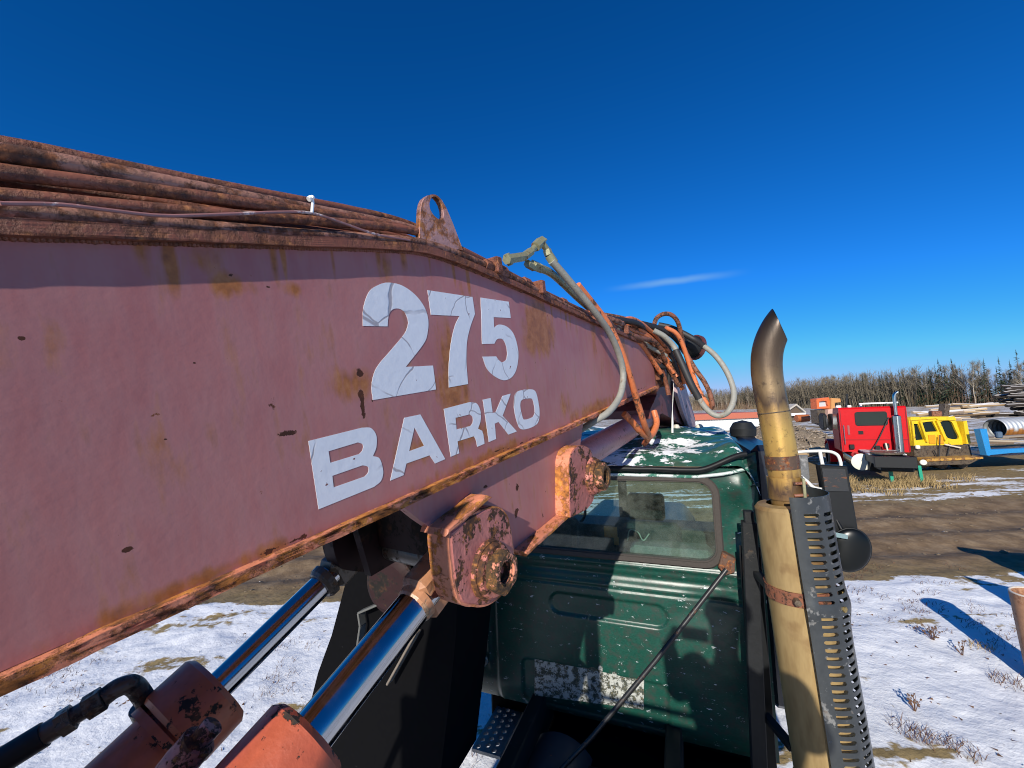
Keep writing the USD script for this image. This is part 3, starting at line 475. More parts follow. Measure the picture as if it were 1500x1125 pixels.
# ================================================================ hoses, stick cylinder, stick
def hose(label, segs, name='hydraulic_hose', group=None):
    """segs: (part name, points, radius, material)"""
    t = thing(name, label, 'hose', group=group)
    for nm, pts, r, m in segs: obj(nm, MB().tube(spline(pts, 8), r, 14), m, t, smooth=True)
    return t
FT = (1.5746, 0.0400, 0.4934)
h1 = hose('grey hose hanging from the olive elbow fitting down the side of the pink boom', [('hose', [(-0.4564, 1.6511, 3.4874), (-0.4305, 1.7035, 3.4518), (-0.3861, 1.7969, 3.3884), (-0.3305, 1.9200, 3.3046), (-0.2884, 2.0527, 3.2242), (-0.2615, 2.1604, 3.1250), (-0.2522, 2.2059, 3.0211), (-0.2687, 2.1496, 2.9131), (-0.3114, 2.0398, 2.8360), (-0.3717, 1.9938, 2.7960), (-0.4506, 2.0075, 2.7509)], .0165, M['hose_grey'])])
el = MB(); pts = [(-0.5194, 1.4660, 3.4500), (-0.5063, 1.5308, 3.4953), (-0.4944, 1.5892, 3.5432), (-0.4858, 1.6321, 3.5756)]
el.tube([(-0.5425, 1.3519, 3.4072), (-0.5173, 1.4764, 3.4559)], .019, 6); el.tube([(-0.5373, 1.3774, 3.3943), (-0.5422, 1.3533, 3.4281)], .012, 8); el.tube([pts[0], pts[1]], .017, 6); el.tube([pts[1], np.array(pts[1]) * .5 + np.array(pts[2]) * .5], .013, 14); el.tube([np.array(pts[1]) * .4 + np.array(pts[2]) * .6, (-0.4895, 1.6136, 3.5633)], .021, 6)
el.tube([(-0.4932, 1.5955, 3.5512), (-0.4845, 1.6382, 3.5777)], .019, 4); el.tube([(-0.4842, 1.6148, 3.5568), (-0.4731, 1.6440, 3.5358)], .014, 14); el.tube([(-0.4731, 1.6440, 3.5358), (-0.4669, 1.6497, 3.5127)], .018, 6); el.tube([(-0.4669, 1.6497, 3.5127), (-0.4498, 1.6686, 3.4802)], .020, 16)
obj('elbow_fitting', el, M['fitting'], h1, smooth=25)
h2 = hose('bright orange hose crossing behind the grey one and looping under the boom', [('hose', [(-0.4127, 1.9423, 3.4550), (-0.3647, 2.0534, 3.3832), (-0.3117, 2.1641, 3.2962), (-0.2674, 2.2568, 3.1739), (-0.2365, 2.3591, 3.0306), (-0.2120, 2.4801, 2.8780), (-0.1898, 2.5899, 2.7465), (-0.1830, 2.7747, 2.6602), (-0.2226, 2.9318, 2.6038)], .0185, M['hose_orange'])])
h2b = hose('short orange hose beside the pink stick cylinder, under the boom', [('hose', [(-0.1505, 2.9857, 2.8225), (-0.1359, 2.9566, 2.7482), (-0.1530, 2.8726, 2.6888), (-0.1830, 2.7747, 2.6602), (-0.2201, 2.6417, 2.7033), (-0.2571, 2.5600, 2.7659), (-0.2967, 2.5152, 2.8172)], .020, M['hose_orange'])])
el = MB(); el.tube([(-0.5136, 1.4947, 3.4340), (-0.5030, 1.5468, 3.4323)], .016, 6); el.tube([(-0.5050, 1.5368, 3.4407), (-0.4916, 1.6031, 3.4455)], .022, 4); el.tube(spline([(-0.4939, 1.5918, 3.4452), (-0.4731, 1.7450, 3.4531), (-0.4236, 2.0401, 3.4059), (-0.3733, 2.3384, 3.3681)], 5), .017, 12)
t_ = thing('capped_pipe', 'rusty pipe with square olive end fitting on the boom behind the hanging hose', 'pipe'); obj('pipe', el, M['fitting'], t_, smooth=25)
# bundle at the boom tip
J = [
 ('orange hose lowest in the bundle on the boom tip', [(-0.3939, 2.0856, 3.3483), (-0.3494, 2.3055, 3.3546), (-0.2920, 2.6656, 3.3533), (-0.2096, 2.9637, 3.3145), (-0.1156, 3.1632, 3.2285), (-0.0173, 3.2644, 3.1034), (0.0456, 3.3218, 2.9746)], .017, 'hose_orange'),
 ('rust brown hose on top of the bundle along the boom tip', [(-0.3906, 2.4041, 3.4039), (-0.2641, 2.5518, 3.3891), (-0.1708, 2.9424, 3.4074), (-0.0782, 3.1364, 3.3618), (0.0087, 3.2327, 3.2863), (0.0566, 3.2940, 3.1513), (0.0968, 3.3558, 3.0245)], .018, 'hose_tar'),
 ('blackened hose in the middle of the bundle', [(-0.3470, 2.4182, 3.3728), (-0.2681, 2.7624, 3.3631), (-0.1827, 3.0133, 3.2900), (-0.0974, 3.1612, 3.2166), (0.0053, 3.2623, 3.0863)], .015, 'hose_tar'),
 ('orange hose in the middle of the bundle, bending down at the tip', [(-0.3468, 2.7214, 3.4284), (-0.2102, 2.8518, 3.3768), (-0.1171, 3.1001, 3.3105), (-0.0105, 3.2478, 3.2085), (0.0653, 3.3048, 3.0646), (0.1202, 3.3623, 2.9461)], .019, 'hose_orange'),
 ('rusty hose arching above the boom tip against the sky', [(-0.1159, 3.0315, 3.4270), (-0.0961, 3.0712, 3.4814), (-0.0495, 3.1087, 3.5130), (0.0003, 3.1505, 3.5105), (0.0390, 3.2000, 3.4703), (0.0579, 3.2582, 3.3973), (0.0748, 3.3230, 3.2817), (0.1107, 3.3420, 3.0999)], .016, 'hose_tar'),
 ('orange hose looping down outside the tip, left one of two', [(-0.0420, 3.1213, 3.4150), (0.0238, 3.1653, 3.3753), (0.0649, 3.2202, 3.2942), (0.1105, 3.2875, 3.1210), (0.1556, 3.3020, 2.9574), (0.2037, 3.3071, 2.8550), (0.2225, 3.3607, 2.8140)], .016, 'hose_orange'),
 ('orange hose looping down outside the tip, right one of two, tied at its end', [(0.0767, 3.2757, 3.2498), (0.1378, 3.2823, 3.1185), (0.1949, 3.2858, 3.0143), (0.2291, 3.2935, 2.9132), (0.2335, 3.3041, 2.8338), (0.1869, 3.3662, 2.8255), (0.1580, 3.4100, 2.9196)], .017, 'hose_tar'),
 ('thin black hose under the bundle, hugging the end of the pink boom', [(-0.2897, 2.3989, 3.3021), (-0.2199, 2.9158, 3.3037), (-0.1472, 3.1198, 3.2163), (-0.0963, 3.1978, 3.1041), (-0.0699, 3.2854, 3.0315)], .012, 'black_rubber'),
 ('dark hose behind the arch at the top of the bundle', [(-0.1855, 2.8421, 3.4093), (-0.0990, 3.0312, 3.4055), (-0.0003, 3.2228, 3.3672), (0.0742, 3.3246, 3.2716), (0.1076, 3.3824, 3.1816)], .019, 'black_rubber'),
 ('second orange hose in the bundle, just above the lowest one', [(-0.3805, 2.2526, 3.3785), (-0.3070, 2.5625, 3.3752), (-0.2124, 2.9084, 3.3444), (-0.1285, 3.1064, 3.2827), (-0.0449, 3.2572, 3.1920), (0.0134, 3.2637, 3.0655)], .017, 'hose_orange'),
 ('pale grey-pink hose with cut end in the bundle', [(-0.3073, 2.5631, 3.3711), (-0.2541, 2.8167, 3.3248), (-0.1648, 3.0654, 3.2609), (-0.0813, 3.1639, 3.1754)], .012, 'rust_pale'),
]
UP = np.array([(-0.4057, 2.2292, 3.3882), (-0.3182, 2.3584, 3.3772), (-0.2330, 2.6476, 3.3956), (-0.1430, 2.9903, 3.3935), (-0.0530, 3.1374, 3.3193), (0.0210, 3.2449, 3.1851), (0.0628, 3.3111, 3.0243)])
LO = np.array([(-0.3764, 2.1724, 3.3203), (-0.3189, 2.4719, 3.3058), (-0.2527, 2.7724, 3.2723), (-0.1792, 3.0244, 3.2084), (-0.1216, 3.1583, 3.1280), (-0.0824, 3.2353, 3.0398), (-0.0615, 3.2971, 2.9388)])
rgh_ = np.random.default_rng(12)
for k_ in range(11):
    t0_ = (k_ + .5) / 11; w_k = np.clip(t0_ + rgh_.normal(0, .09, (7, 1)), -.05, 1.05); pk = UP * (1 - w_k) + LO * w_k + rgh_.normal(0, .014, (7, 3)) + bw * rgh_.uniform(-.02, .04)
    hose('weathered hose in the tangled bundle along the boom tip', [('hose', pk[:rgh_.integers(5, 8)], rgh_.uniform(.011, .017), M[('hose_orange', 'hose_tar', 'black_rubber', 'hose_tar', 'rust_pale', 'hose_orange', 'hose_grey', 'hose_tar', 'black_rubber', 'rust', 'hose_orange')[k_]])], group='hoses bundled at the boom tip')
for lab, pts, r, m in J: hose(lab, [('hose', pts, r, M[m])])
hl2 = thing('hydraulic_hose', 'grey hose with black sleeves forming the big round loop past the boom tip', 'hose')
obj('hose', MB().tube(spline([(-0.1211, 2.9877, 3.3810), (-0.0578, 3.0319, 3.3428), (-0.0042, 3.0814, 3.2817), (0.0236, 3.0838, 3.2261)], 8), .019, 14), M['hose_grey'], hl2, smooth=True)
obj('sleeve', MB().tube(spline([(0.0156, 3.0833, 3.2412), (0.0526, 3.0609, 3.1300), (0.0959, 3.0505, 2.9987), (0.1404, 3.0566, 2.8938)], 8), .024, 14), M['black_rubber'], hl2, smooth=True)
obj('hose', MB().tube(spline([(0.1368, 3.0560, 2.9033), (0.1782, 3.0586, 2.8274), (0.2287, 3.0552, 2.7797), (0.2768, 3.0457, 2.7782), (0.3180, 3.0324, 2.8128), (0.3511, 3.0657, 2.8925), (0.3497, 3.1041, 2.9853), (0.3200, 3.1461, 3.0928), (0.2673, 3.1932, 3.1975), (0.2013, 3.2463, 3.2793)], 8), .0185, 14), M['hose_grey'], hl2, smooth=True)
obj('sleeve', MB().tube(spline([(0.2089, 3.2362, 3.2672), (0.1524, 3.3000, 3.3324), (0.0723, 3.3074, 3.3937), (-0.0108, 3.3166, 3.4465), (-0.0926, 3.3284, 3.4794)], 8), .022, 14), M['black_rubber'], hl2, smooth=True)
# work light at the tip
wl = thing('work_light', 'black work light with dark red rim at the boom tip', 'lamp')
L0 = np.array((0.1440, 3.5109, 3.3107)); ax = unit([.55, .5, -.15])
obj('housing', MB().lathe(L0 - ax * .10, ax, [(0, 0), (0, .05), (.05, .08), (.12, .09), (.12, 0)], 20), M['black_steel'], wl, smooth=35)
obj('rim', MB().lathe(L0 + ax * .01, ax, [(0, .088), (0, .100), (.03, .100), (.03, .08)], 20), paint('dark_red', (.10, .03, .028), amt=.6), wl, smooth=35)
# knuckle casting and stick
stk = thing('loader_stick', 'dark maroon folded stick of the loader under the hoses at the boom tip', 'loader stick', matrix=BOOM_M)
obj('side_plate', MB().prism([(3.6871, -0.2470), (3.9993, -0.2985), (4.1907, -0.5335), (4.3845, -0.7465), (4.3957, -0.9433), (4.1038, -0.8282), (3.8410, -0.6085), (3.6831, -0.4348)], (0, -.02, 0), EX, EZ, -EYv, -.03, 0, .003), paint('pale_pink_plate', (.42, .30, .32), amt=.66, scale=5), stk)
obj('stick_box', MB().prism([(3.28, -.10), (3.55, -.16), (4.3, -.55), (4.5, -.80), (4.3, -.84), (3.3, -.52), (2.95, -.50), (2.95, -.44), (3.18, -.36)], (0, .05, 0), EX, EZ, -EYv, -.34, .02), paint('maroon_stick', (.16, .045, .045), amt=.6, scale=6, rough=.5), stk)
obj('tip_casting', wavy(dense(MB().prism([(3.0813, -0.0908), (3.4250, -0.1260), (3.5600, -0.2818), (3.3410, -0.3149), (3.1236, -0.2402)], (0, -.02, 0), EX, EZ, -EYv, -.25, 0, .005).get(), .04), .006, 18, 4), M['hose_tar'], stk)
# stick cylinder
sc = thing('stick_cylinder', 'pale pink speckled stick cylinder running from the rear pin nut under the boom', 'hydraulic cylinder')
PINK_SP = paint('pink_speckled', (0.56, 0.25, 0.235), amt=0.64, edge=0.03, scale=17.0, rough=0.4, bump=.4, chip=((.05, .03, .02), (.16, .08, .05), (.3, .2, .12)))
s0, s1 = T(P2[0], .90, P2[1]), np.array((-0.2265, 3.4163, 2.7667)); sd_ = unit(s1 - s0); SL = np.linalg.norm(s1 - s0)
obj('barrel', MB().lathe(s0 + sd_ * .06, sd_, [(0, 0), (0, .074), (SL - .12, .074), (SL - .12, .088), (SL - .02, .088), (SL - .02, .04)], 40), PINK_SP, sc, smooth=35)
obj('barrel_eye', MB().lathe(s0 - bw * .06, bw, [(0, 0), (0, .08), (.12, .08), (.12, 0)], 28), M['pink_chip'], sc, smooth=35)
obj('rod', MB().cyl(s1 - sd_ * .05, s1 + sd_ * .62, .040, n=28), M['chrome'], sc, smooth=35)
obj('rod_eye', MB().lathe(s1 + sd_ * .64 - bw * .05, bw, [(0, 0), (0, .07), (.1, .07), (.1, 0)], 24), M['oily'], sc, smooth=35)
obj('collar_band', MB().lathe(s0 + sd_ * (SL - .1), sd_, [(0, .074), (0, .092), (.03, .092), (.03, .074)], 40), M['hose_orange'], sc, smooth=35)

# ================================================================ the truck cab
GREEN = (0.008, 0.054, 0.038)
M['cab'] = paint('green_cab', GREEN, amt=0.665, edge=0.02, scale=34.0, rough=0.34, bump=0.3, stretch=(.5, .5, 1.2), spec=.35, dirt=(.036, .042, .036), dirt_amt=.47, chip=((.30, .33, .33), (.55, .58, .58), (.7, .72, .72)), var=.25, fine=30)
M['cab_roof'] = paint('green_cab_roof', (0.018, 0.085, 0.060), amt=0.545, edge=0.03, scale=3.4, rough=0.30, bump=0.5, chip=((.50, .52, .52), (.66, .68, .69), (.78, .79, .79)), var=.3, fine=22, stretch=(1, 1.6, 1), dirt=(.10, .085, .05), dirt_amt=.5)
M['dark_trim'] = plain('dark_trim', (.007, .008, .009), rough=.5, spec=.25)
CX0, CX1, CZ0, CZ1, CYB, CYF = -1.52, 0.40, .86, 2.475, 2.70, 4.30
WX0, WX1, WZ0, WZ1 = -1.24, .165, 1.93, 2.405
cab = thing('truck_cab', 'battered dark green truck cab with dented roof and wide rear window', 'truck cab', loc=((CX0 + CX1) / 2, CYB, CZ0))
CO = np.array([(CX0 + CX1) / 2, CYB, CZ0])
def cobj(name, mesh, mat, smooth=False, parent=None, **kw):
    m = mesh.get() if isinstance(mesh, MB) else mesh
    m = m.copy(); m.vertices = np.asarray(m.vertices) - CO
    return obj(name, m, mat, parent or cab, smooth, **kw)
def sstep(a, b, x): t = np.clip((x - a) / (b - a), 0, 1); return t * t * (3 - 2 * t)
xs = np.linspace(CX0, CX1, 230); zs = np.linspace(CZ0, CZ1 + .0, 200)
XX, ZZ = np.meshgrid(xs, zs, indexing='ij')
def rear_y(X, Z):
    y = np.full(X.shape, CYB)
    def corner(dx): r = .10; q = np.clip(r - dx, 0, r); return r - np.sqrt(np.maximum(r * r - q * q, 0))
    y += corner(X - CX0) + corner(CX1 - X)
    y += .35 * (r_ := np.clip(CZ0 + .16 - Z, 0, .16)) ** 2 / .16
    # horizontal swages below the window
    for zc, h, wd in ((1.872, .012, .014), (1.80, -.012, .020), (1.735, .010, .016)):
        y -= h * np.exp(-((Z - zc) / wd) ** 2) * sstep(CX0 + .22, CX0 + .30, X) * sstep(CX1 - .06, CX1 - .12, X)
    y -= .012 * sstep(1.72, 1.70, Z) * sstep(CX0 + .24, CX0 + .27, X) * sstep(CX1 - .05, CX1 - .09, X)
    # vertical swages in the left corner
    for xc in (CX0 + .13, CX0 + .19): y -= .010 * np.exp(-((X - xc) / .016) ** 2) * sstep(1.05, 1.15, Z)
    # stamped oblong recess
    d = np.maximum(np.abs(X + .50) - .30, 0); dd = np.sqrt(d * d + (Z - 1.585) ** 2)
    y += .016 * sstep(.075, .058, dd)
    d = np.maximum(np.abs(X + .62) - .42, 0); e = np.maximum(np.abs(Z - 1.05) - .10, 0); y += .014 * sstep(.055, .03, np.sqrt(d * d + e * e))
    # dents
    for (xc, zc, rx, rz, h) in ((.14, 1.70, .13, .05, .018), (.28, 2.20, .10, .13, .05), (.30, 2.36, .08, .06, -.025), (.33, 2.05, .06, .06, .03), (.05, 1.62, .16, .05, .010), (.22, 1.80, .05, .04, -.01)):
        y += h * np.exp(-((X - xc) / rx) ** 2 - ((Z - zc) / rz) ** 2)
    P = np.stack([X, np.zeros_like(X), Z], -1)
    y += .006 * (meshkit.fbm(P * 5, 3, 11) - .5) + .012 * sstep(.1, .4, X) * (meshkit.fbm(P * 9, 3, 5) - .5) * sstep(1.8, 2.0, Z)
    return y
P = np.stack([XX, rear_y(XX, ZZ), ZZ], -1)
xm, zm = (xs[:-1] + xs[1:]) / 2, (zs[:-1] + zs[1:]) / 2; XM, ZM = np.meshgrid(xm, zm, indexing='ij')
def in_rr(X, Z, x0, x1, z0, z1, r): d = np.hypot(np.maximum(np.abs(X - (x0 + x1) / 2) - (x1 - x0) / 2 + r, 0), np.maximum(np.abs(Z - (z0 + z1) / 2) - (z1 - z0) / 2 + r, 0)); return d < r
cobj('rear_panel', MB().grid(P, ~in_rr(XM, ZM, WX0, WX1, WZ0, WZ1, .09)), M['cab'], smooth=True)
# rear window: rubber seal, glass
seal = Polygon(rrect(WX0 - .032, WX1 + .032, WZ0 - .032, WZ1 + .030, .11).exterior.coords).difference(rrect(WX0 + .010, WX1 - .010, WZ0 + .010, WZ1 - .010, .08))
cobj('window_seal', MB().prism(seal, (0, CYB, 0), (1, 0, 0), (0, 0, 1), (0, -1, 0), -.03, .024, .008), M['brown_seal'])
glass = usdkit.material(stage, '/World/Looks/dusty_glass', {'geo': ('geometry', {}), 'n': ('noise_texture', {'scale': 5.0, 'detail': 9.0, 'roughness': .7}), 'n2': ('noise_texture', {'scale': 60.0, 'detail': 4.0}), 'mp': ('mapping', {'scale': (30.0, 1.0, 1.5)}),
    'fr': ('fresnel', {'IOR': 1.35}), 't': ('transparent_bsdf', {'color': (.70, .86, .82)}), 'g': ('glossy_bsdf', {'roughness': .04, 'color': (.9, .9, .9)}), 'd': ('diffuse_bsdf', {'color': (.34, .33, .28)}),
    'dm': ('map_range', {'from_min': .38, 'from_max': .85, 'to_min': .015, 'to_max': .20, 'clamp': True}), 'm1': ('mix_closure', {}), 'm2': ('mix_closure', {})},
    [('geo.position', 'n.vector'), ('geo.position', 'mp.vector'), ('n.fac', 'dm.value'), ('dm.result', 'm1.fac'), ('t.BSDF', 'm1.closure1'), ('d.BSDF', 'm1.closure2'), ('fr.fac', 'm2.fac'), ('m1.closure', 'm2.closure1'), ('g.BSDF', 'm2.closure2')], surface='m2.closure')
cobj('rear_glass', MB().prism(rrect(WX0, WX1, WZ0, WZ1, .085), (0, CYB + .006, 0), (1, 0, 0), (0, 0, 1), (0, -1, 0), -.002, .002), glass)
# gutter flange above the window
GX = np.linspace(-1.36, CX1 - .05, 80); gz = 2.470 + .012 * (meshkit.fbm(np.stack([GX * 4, GX * 0, GX * 0], 1), 3, 2) - .5) + .09 * sstep(.08, .36, GX)
gut = np.stack([GX, CYB - .03 + .04 * sstep(.2, .4, GX), gz], 1)
cobj('drip_rail', MB().tube(gut, .016, 10), M['dark_trim'], smooth=True)
lip = np.stack([GX, CYB - .022 + .02 * sstep(.2, .4, GX), gz - .040 - .045 * sstep(.1, .3, GX)], 1)
cobj('panel_lip', MB().tube(lip, .010, 10), paint('bare_lip', (.45, .5, .48), amt=.55, scale=10, rough=.3, chip=((.02, .10, .07), (.03, .14, .1), (.1, .2, .15))), smooth=True)
# crushed upper right corner, a creased sheet
cu = np.linspace(0, 1, 40); CU, CV = np.meshgrid(cu, cu, indexing='ij')
cX = .10 + .30 * CU; cZ = 2.40 + (.09 + .10 * CU) * CV - .02; cY = CYB - .012 + .05 * np.sin(CU * 3.1) * (1 - CV) + .05 * CV + .05 * (meshkit.fbm(np.stack([CU * 3, CV * 3, CU * 0], -1), 3, 9) - .5) - .03 * np.exp(-((CU - .4 - .3 * CV) / .07) ** 2)
cobj('dented_corner', MB().grid(np.stack([cX, cY, cZ], -1)), M['cab'], smooth=True)
# roof
rx, ry = np.linspace(CX0, CX1, 110), np.linspace(CYB - .03, CYF, 110); RX, RY = np.meshgrid(rx, ry, indexing='ij')
def roof_z(X, Y):
    t = np.clip((Y - CYB + .03) / .75, 0, 1); z = 2.49 + .16 * (1 - (1 - t) ** 2.2)
    z -= .16 * np.clip((np.abs(X + .56) - .86) / .10, 0, 1) ** 2
    Q = np.stack([X * 2.2, Y * 3.5, X * 0], -1); z += .09 * (meshkit.fbm(Q, 4, 21) - .5) * sstep(0, .15, t)
    z -= .05 * np.exp(-((X + .1) / .3) ** 2 - ((Y - 3.0) / .12) ** 2) + .03 * np.exp(-((X + .05) / .5) ** 2 - ((Y - 3.25) / .05) ** 2)
    z += .05 * np.exp(-((X - .30) / .1) ** 2 - ((Y - 2.85) / .12) ** 2)
    return z
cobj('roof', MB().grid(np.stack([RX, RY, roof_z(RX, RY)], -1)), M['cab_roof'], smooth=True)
# sides, front, floor, with openings
def wall_x(x, n, mat, name):
    g = Polygon([(CYB + .05, CZ0), (CYF, CZ0), (CYF, 1.6), (CYF - .18, 2.42), (CYB + .05, 2.44)]).difference(Polygon([(3.25, 1.72), (CYF - .12, 1.72), (CYF - .26, 2.34), (3.25, 2.34)]))
    cobj(name, MB().prism(g, (x, 0, 0), (0, 1, 0), (0, 0, 1), (n, 0, 0), -.03, .0), mat)
wall_x(CX0, -1, M['cab'], 'side_wall'); wall_x(CX1, 1, M['cab'], 'side_wall')
fr_o = sbox(CX0 + .02, 1.1, CX1 - .02, 2.42); fo = unary_union([rrect(CX0 + .12, -.60, 1.62, 2.33, .06), rrect(-.52, CX1 - .12, 1.62, 2.33, .06)])
cobj('front_wall', MB().prism(fr_o.difference(fo), (0, CYF - .03, 0), (1, 0, 0), (0, 0, 1), (0, 1, 0), -.03, .0), M['dark_trim'])
cobj('floor', MB().box(((CX0 + CX1) / 2, 3.5, 1.05), (1.8, 1.5, .06)), M['dark_trim'])
cobj('dashboard', rbox((-.56, 4.02, 1.66), (1.76, .42, .26), .05), plain('grey_dash', (.06, .055, .05), rough=.6))
for x, nm in ((-.28, 0), (-1.08, 1)):
    s = cobj('seat', rbox((x, 3.42, 1.55), (.50, .16, .80), .06), plain(f'seat_cloth_{nm}', (.05, .05, .055), rough=.9))
    cobj('headrest', rbox((x, 3.44, 2.07), (.28, .10, .20), .04), M['dark_trim'])
cobj('rear_shelf', rbox((-.10, 2.92, 1.88), (.50, .20, .14), .05), plain('grey_cushion', (.16, .15, .14), rough=.9, var=.3))
cobj('warning_tag', MB().box((-.47, 2.86, 2.02), (.085, .01, .07)), plain('orange_tag', (.55, .16, .03), rough=.6))
cobj('tag_card', MB().box((-.435, 2.855, 1.965), (.03, .01, .05)), plain('orange_card', (.50, .17, .05), rough=.6))
for k, (x, z) in enumerate(((-.31, 2.02),)):
    cobj('wire_loop', MB().tube(spline([(x - .05, 2.83, z - .04), (x - .03, 2.83, z + .03), (x + .02, 2.83, z + .02), (x + .05, 2.83, z - .03), (x + .09, 2.83, z + .015)], 6), .004, 6), plain(f'pale_wire_{k}', (.4, .38, .33)), smooth=True)
st = MB(); th = np.linspace(0, 2 * np.pi, 33); st.tube(np.stack([-1.08 + .22 * np.cos(th), 3.86 - .1 * np.sin(th), 1.92 + .19 * np.sin(th)], 1), .014, 8); cobj('steering_wheel', st, M['dark_trim'], smooth=True)
# rust plate with bolts on the rear panel
pl = [(-0.6420, 1.3928), (-0.2770, 1.4072), (-0.3037, 1.0261), (-0.6647, 0.9632)]
plate_mat = paint('peeling_plate', (.38, .39, .35), amt=.485, edge=.05, scale=26, rough=.6, bump=.9, chip=((.02, .024, .02), (.06, .07, .05), (.20, .15, .07)))
pz = Polygon([(pl[0][0] - .34, pl[0][1] + .01), pl[1], pl[2], (pl[3][0] - .34, pl[3][1])])
cobj('access_plate', MB().prism(pz, (0, CYB - .004, 0), (1, 0, 0), (0, 0, 1), (0, -1, 0), -.01, .006, .002), plate_mat)
for i in range(3):
    for j in range(2):
        q = np.array(pl[0]) + np.array([.09 + .085 * i - .04 * j, -.17 - .10 * j - .02 * i]); cobj('bolt', MB().lathe((q[0], CYB - .01, q[1]), (0, -1, 0), [(0, .016), (.010, .016), (.014, .011), (.014, 0)], 10), plate_mat, smooth=30)
bz = (-1.3773, 1.1238); cobj('bolt', MB().lathe((bz[0], 2.70, bz[1]), (0, -1, 0), [(0, .036), (.012, .036), (.016, .03), (.016, .02), (.03, .02), (.032, 0)], 20), plain('zinc_bolt', (.30, .30, .26), rough=.4, metallic=.6), smooth=30)
# strut with bracket across the rear panel
bk = [(0.1855, 2.0120), (0.2489, 1.9799), (0.2402, 1.9042), (0.1907, 1.8839), (0.1587, 1.9260)]
cobj('strut_bracket', MB().prism(bk, (0, 2.66, 0), (1, 0, 0), (0, 0, 1), (0, -1, 0), -.05, .012, .004), paint('rusty_bracket', (.10, .055, .035), amt=.5, scale=20))
cobj('strut', MB().tube([(0.1975, 2.6300, 1.9256), (-0.2019, 2.4800, 1.4450), (-0.5588, 2.3500, 1.0419), (-0.8354, 2.2500, 0.7691)], .0125, 12), paint('black_rod', (.015, .015, .016), amt=.62, scale=18, rough=.4, chip=((.05, .03, .02), (.1, .05, .03), (.2, .1, .05))), smooth=True)
# roof lamps and whip antenna
for (x, y, z) in ((.16, 3.75, 2.66), (-.02, 3.8, 2.66)):
    cobj('marker_lamp', MB().lathe((x, y, z - .03), (0, 0, 1), [(0, .04), (.03, .038), (.06, .02), (.065, 0)], 14), plain('pale_lens_%d' % int(x * 100), (.6, .55, .45), rough=.3), smooth=True)
cobj('antenna', MB().tube([(-0.0460, 3.3000, 2.6520), (-0.0409, 3.3000, 2.7332), (-0.0351, 3.3000, 2.8248), (-0.0112, 3.3000, 3.0542)], [.009, .008, .003, .002], 8), plain('white_fibre', (.6, .6, .56)), smooth=True)
# hood and fenders ahead
hood = MB(); HX, HY = np.meshgrid(np.linspace(-1.25, .13, 24), np.linspace(4.28, 6.2, 20), indexing='ij'); hood.grid(np.stack([HX, HY, 1.62 - .10 * (HY - 4.3) / 1.9 - .25 * np.clip((np.abs(HX + .56) - .5) / .2, 0, 1) ** 2], -1))
cobj('hood', hood, M['cab'], smooth=True)
cobj('grille_block', rbox((-.56, 5.3, 1.05), (1.36, 1.8, .75), .08), M['dark_trim'])

# rest of the truck: chassis, steps, tanks, wheels
tr = thing('truck_chassis', 'dark truck frame with steps and tanks in the shade below the green cab', 'truck chassis')
for x in (-.98, -.14): obj('frame_rail', MB().box((x, 1.5, .84), (.09, 9.0, .25), None, .01), M['black_steel'], tr)
obj('deck', MB().box((-.56, -1.15, 1.40), (2.0, 3.3, .10), None, .01), M['black_steel'], tr)
obj('air_tank', wavy(MB().lathe((-.80, 2.62, .62), (-.02, -1, 0), [(0, 0), (0, .2), (.04, .235), (1.9, .235), (1.94, .2), (1.94, 0)], 36).get(), .001, 10, 1), paint('dark_grey_tank', (.045, .052, .062), amt=.68, scale=8, rough=.4), tr, smooth=35)
for x in (-1.65, .55):
    w_ = obj('wheel', MB().lathe((x - .15, 5.2, .52), (1, 0, 0), [(0, .28), (0, .46), (.04, .52), (.26, .52), (.30, .46), (.30, .28)], 36), M['black_rubber'], tr, smooth=35)
    obj('fender', MB().prism(Polygon([(5.2 + .72 * math.cos(t), .52 + .72 * math.sin(t)) for t in np.linspace(-.1, math.pi + .1, 20)] + [(5.2 + .66 * math.cos(t), .52 + .66 * math.sin(t)) for t in np.linspace(math.pi + .1, -.1, 20)]), (x, 0, 0), (0, 1, 0), (0, 0, 1), (1, 0, 0), -.25, .25), M['cab'], tr)
obj('underbody', MB().box((-.55, 3.6, .70), (1.75, 1.45, .36), None, .02), M['shade_black'], tr)
obj('catwalk_plate', MB().box((-.28, 2.1, .74), (1.28, 1.75, .02), None, .004), M['shade_black'], tr)  # added near-black plate hiding lit snow where shade belongs
for y_ in (1.3, 1.7, 2.1, 2.5): obj('catwalk_rib', MB().box((-.25, y_, .755), (1.2, .03, .014)), M['black_steel'], tr)
def perforated(c, lx, ly, mat, name='step'):
    g = sbox(-lx / 2, -ly / 2, lx / 2, ly / 2); holes = []
    for i in range(int(lx / .055)):
        for j in range(int(ly / .055)):
            holes.append(Polygon([( -lx / 2 + .035 + i * .055 + .017 * math.cos(t), -ly / 2 + .03 + j * .055 + (.027 if i % 2 else 0) + .017 * math.sin(t)) for t in np.linspace(0, 2 * math.pi, 9)[:-1]]))
    g = g.difference(unary_union(holes).intersection(sbox(-lx / 2 + .01, -ly / 2 + .01, lx / 2 - .01, ly / 2 - .01)))
    obj(name, MB().prism(g, c, (1, 0, 0), (0, 1, 0), (0, 0, 1), -.02, 0), mat, tr)
step_m = plain('galvanised_step', (.30, .31, .30), rough=.5, metallic=.4)
perforated((-1.27, 2.78, .70), .20, .62, step_m); perforated((-1.0, 2.75, .52), .2, .5, step_m)

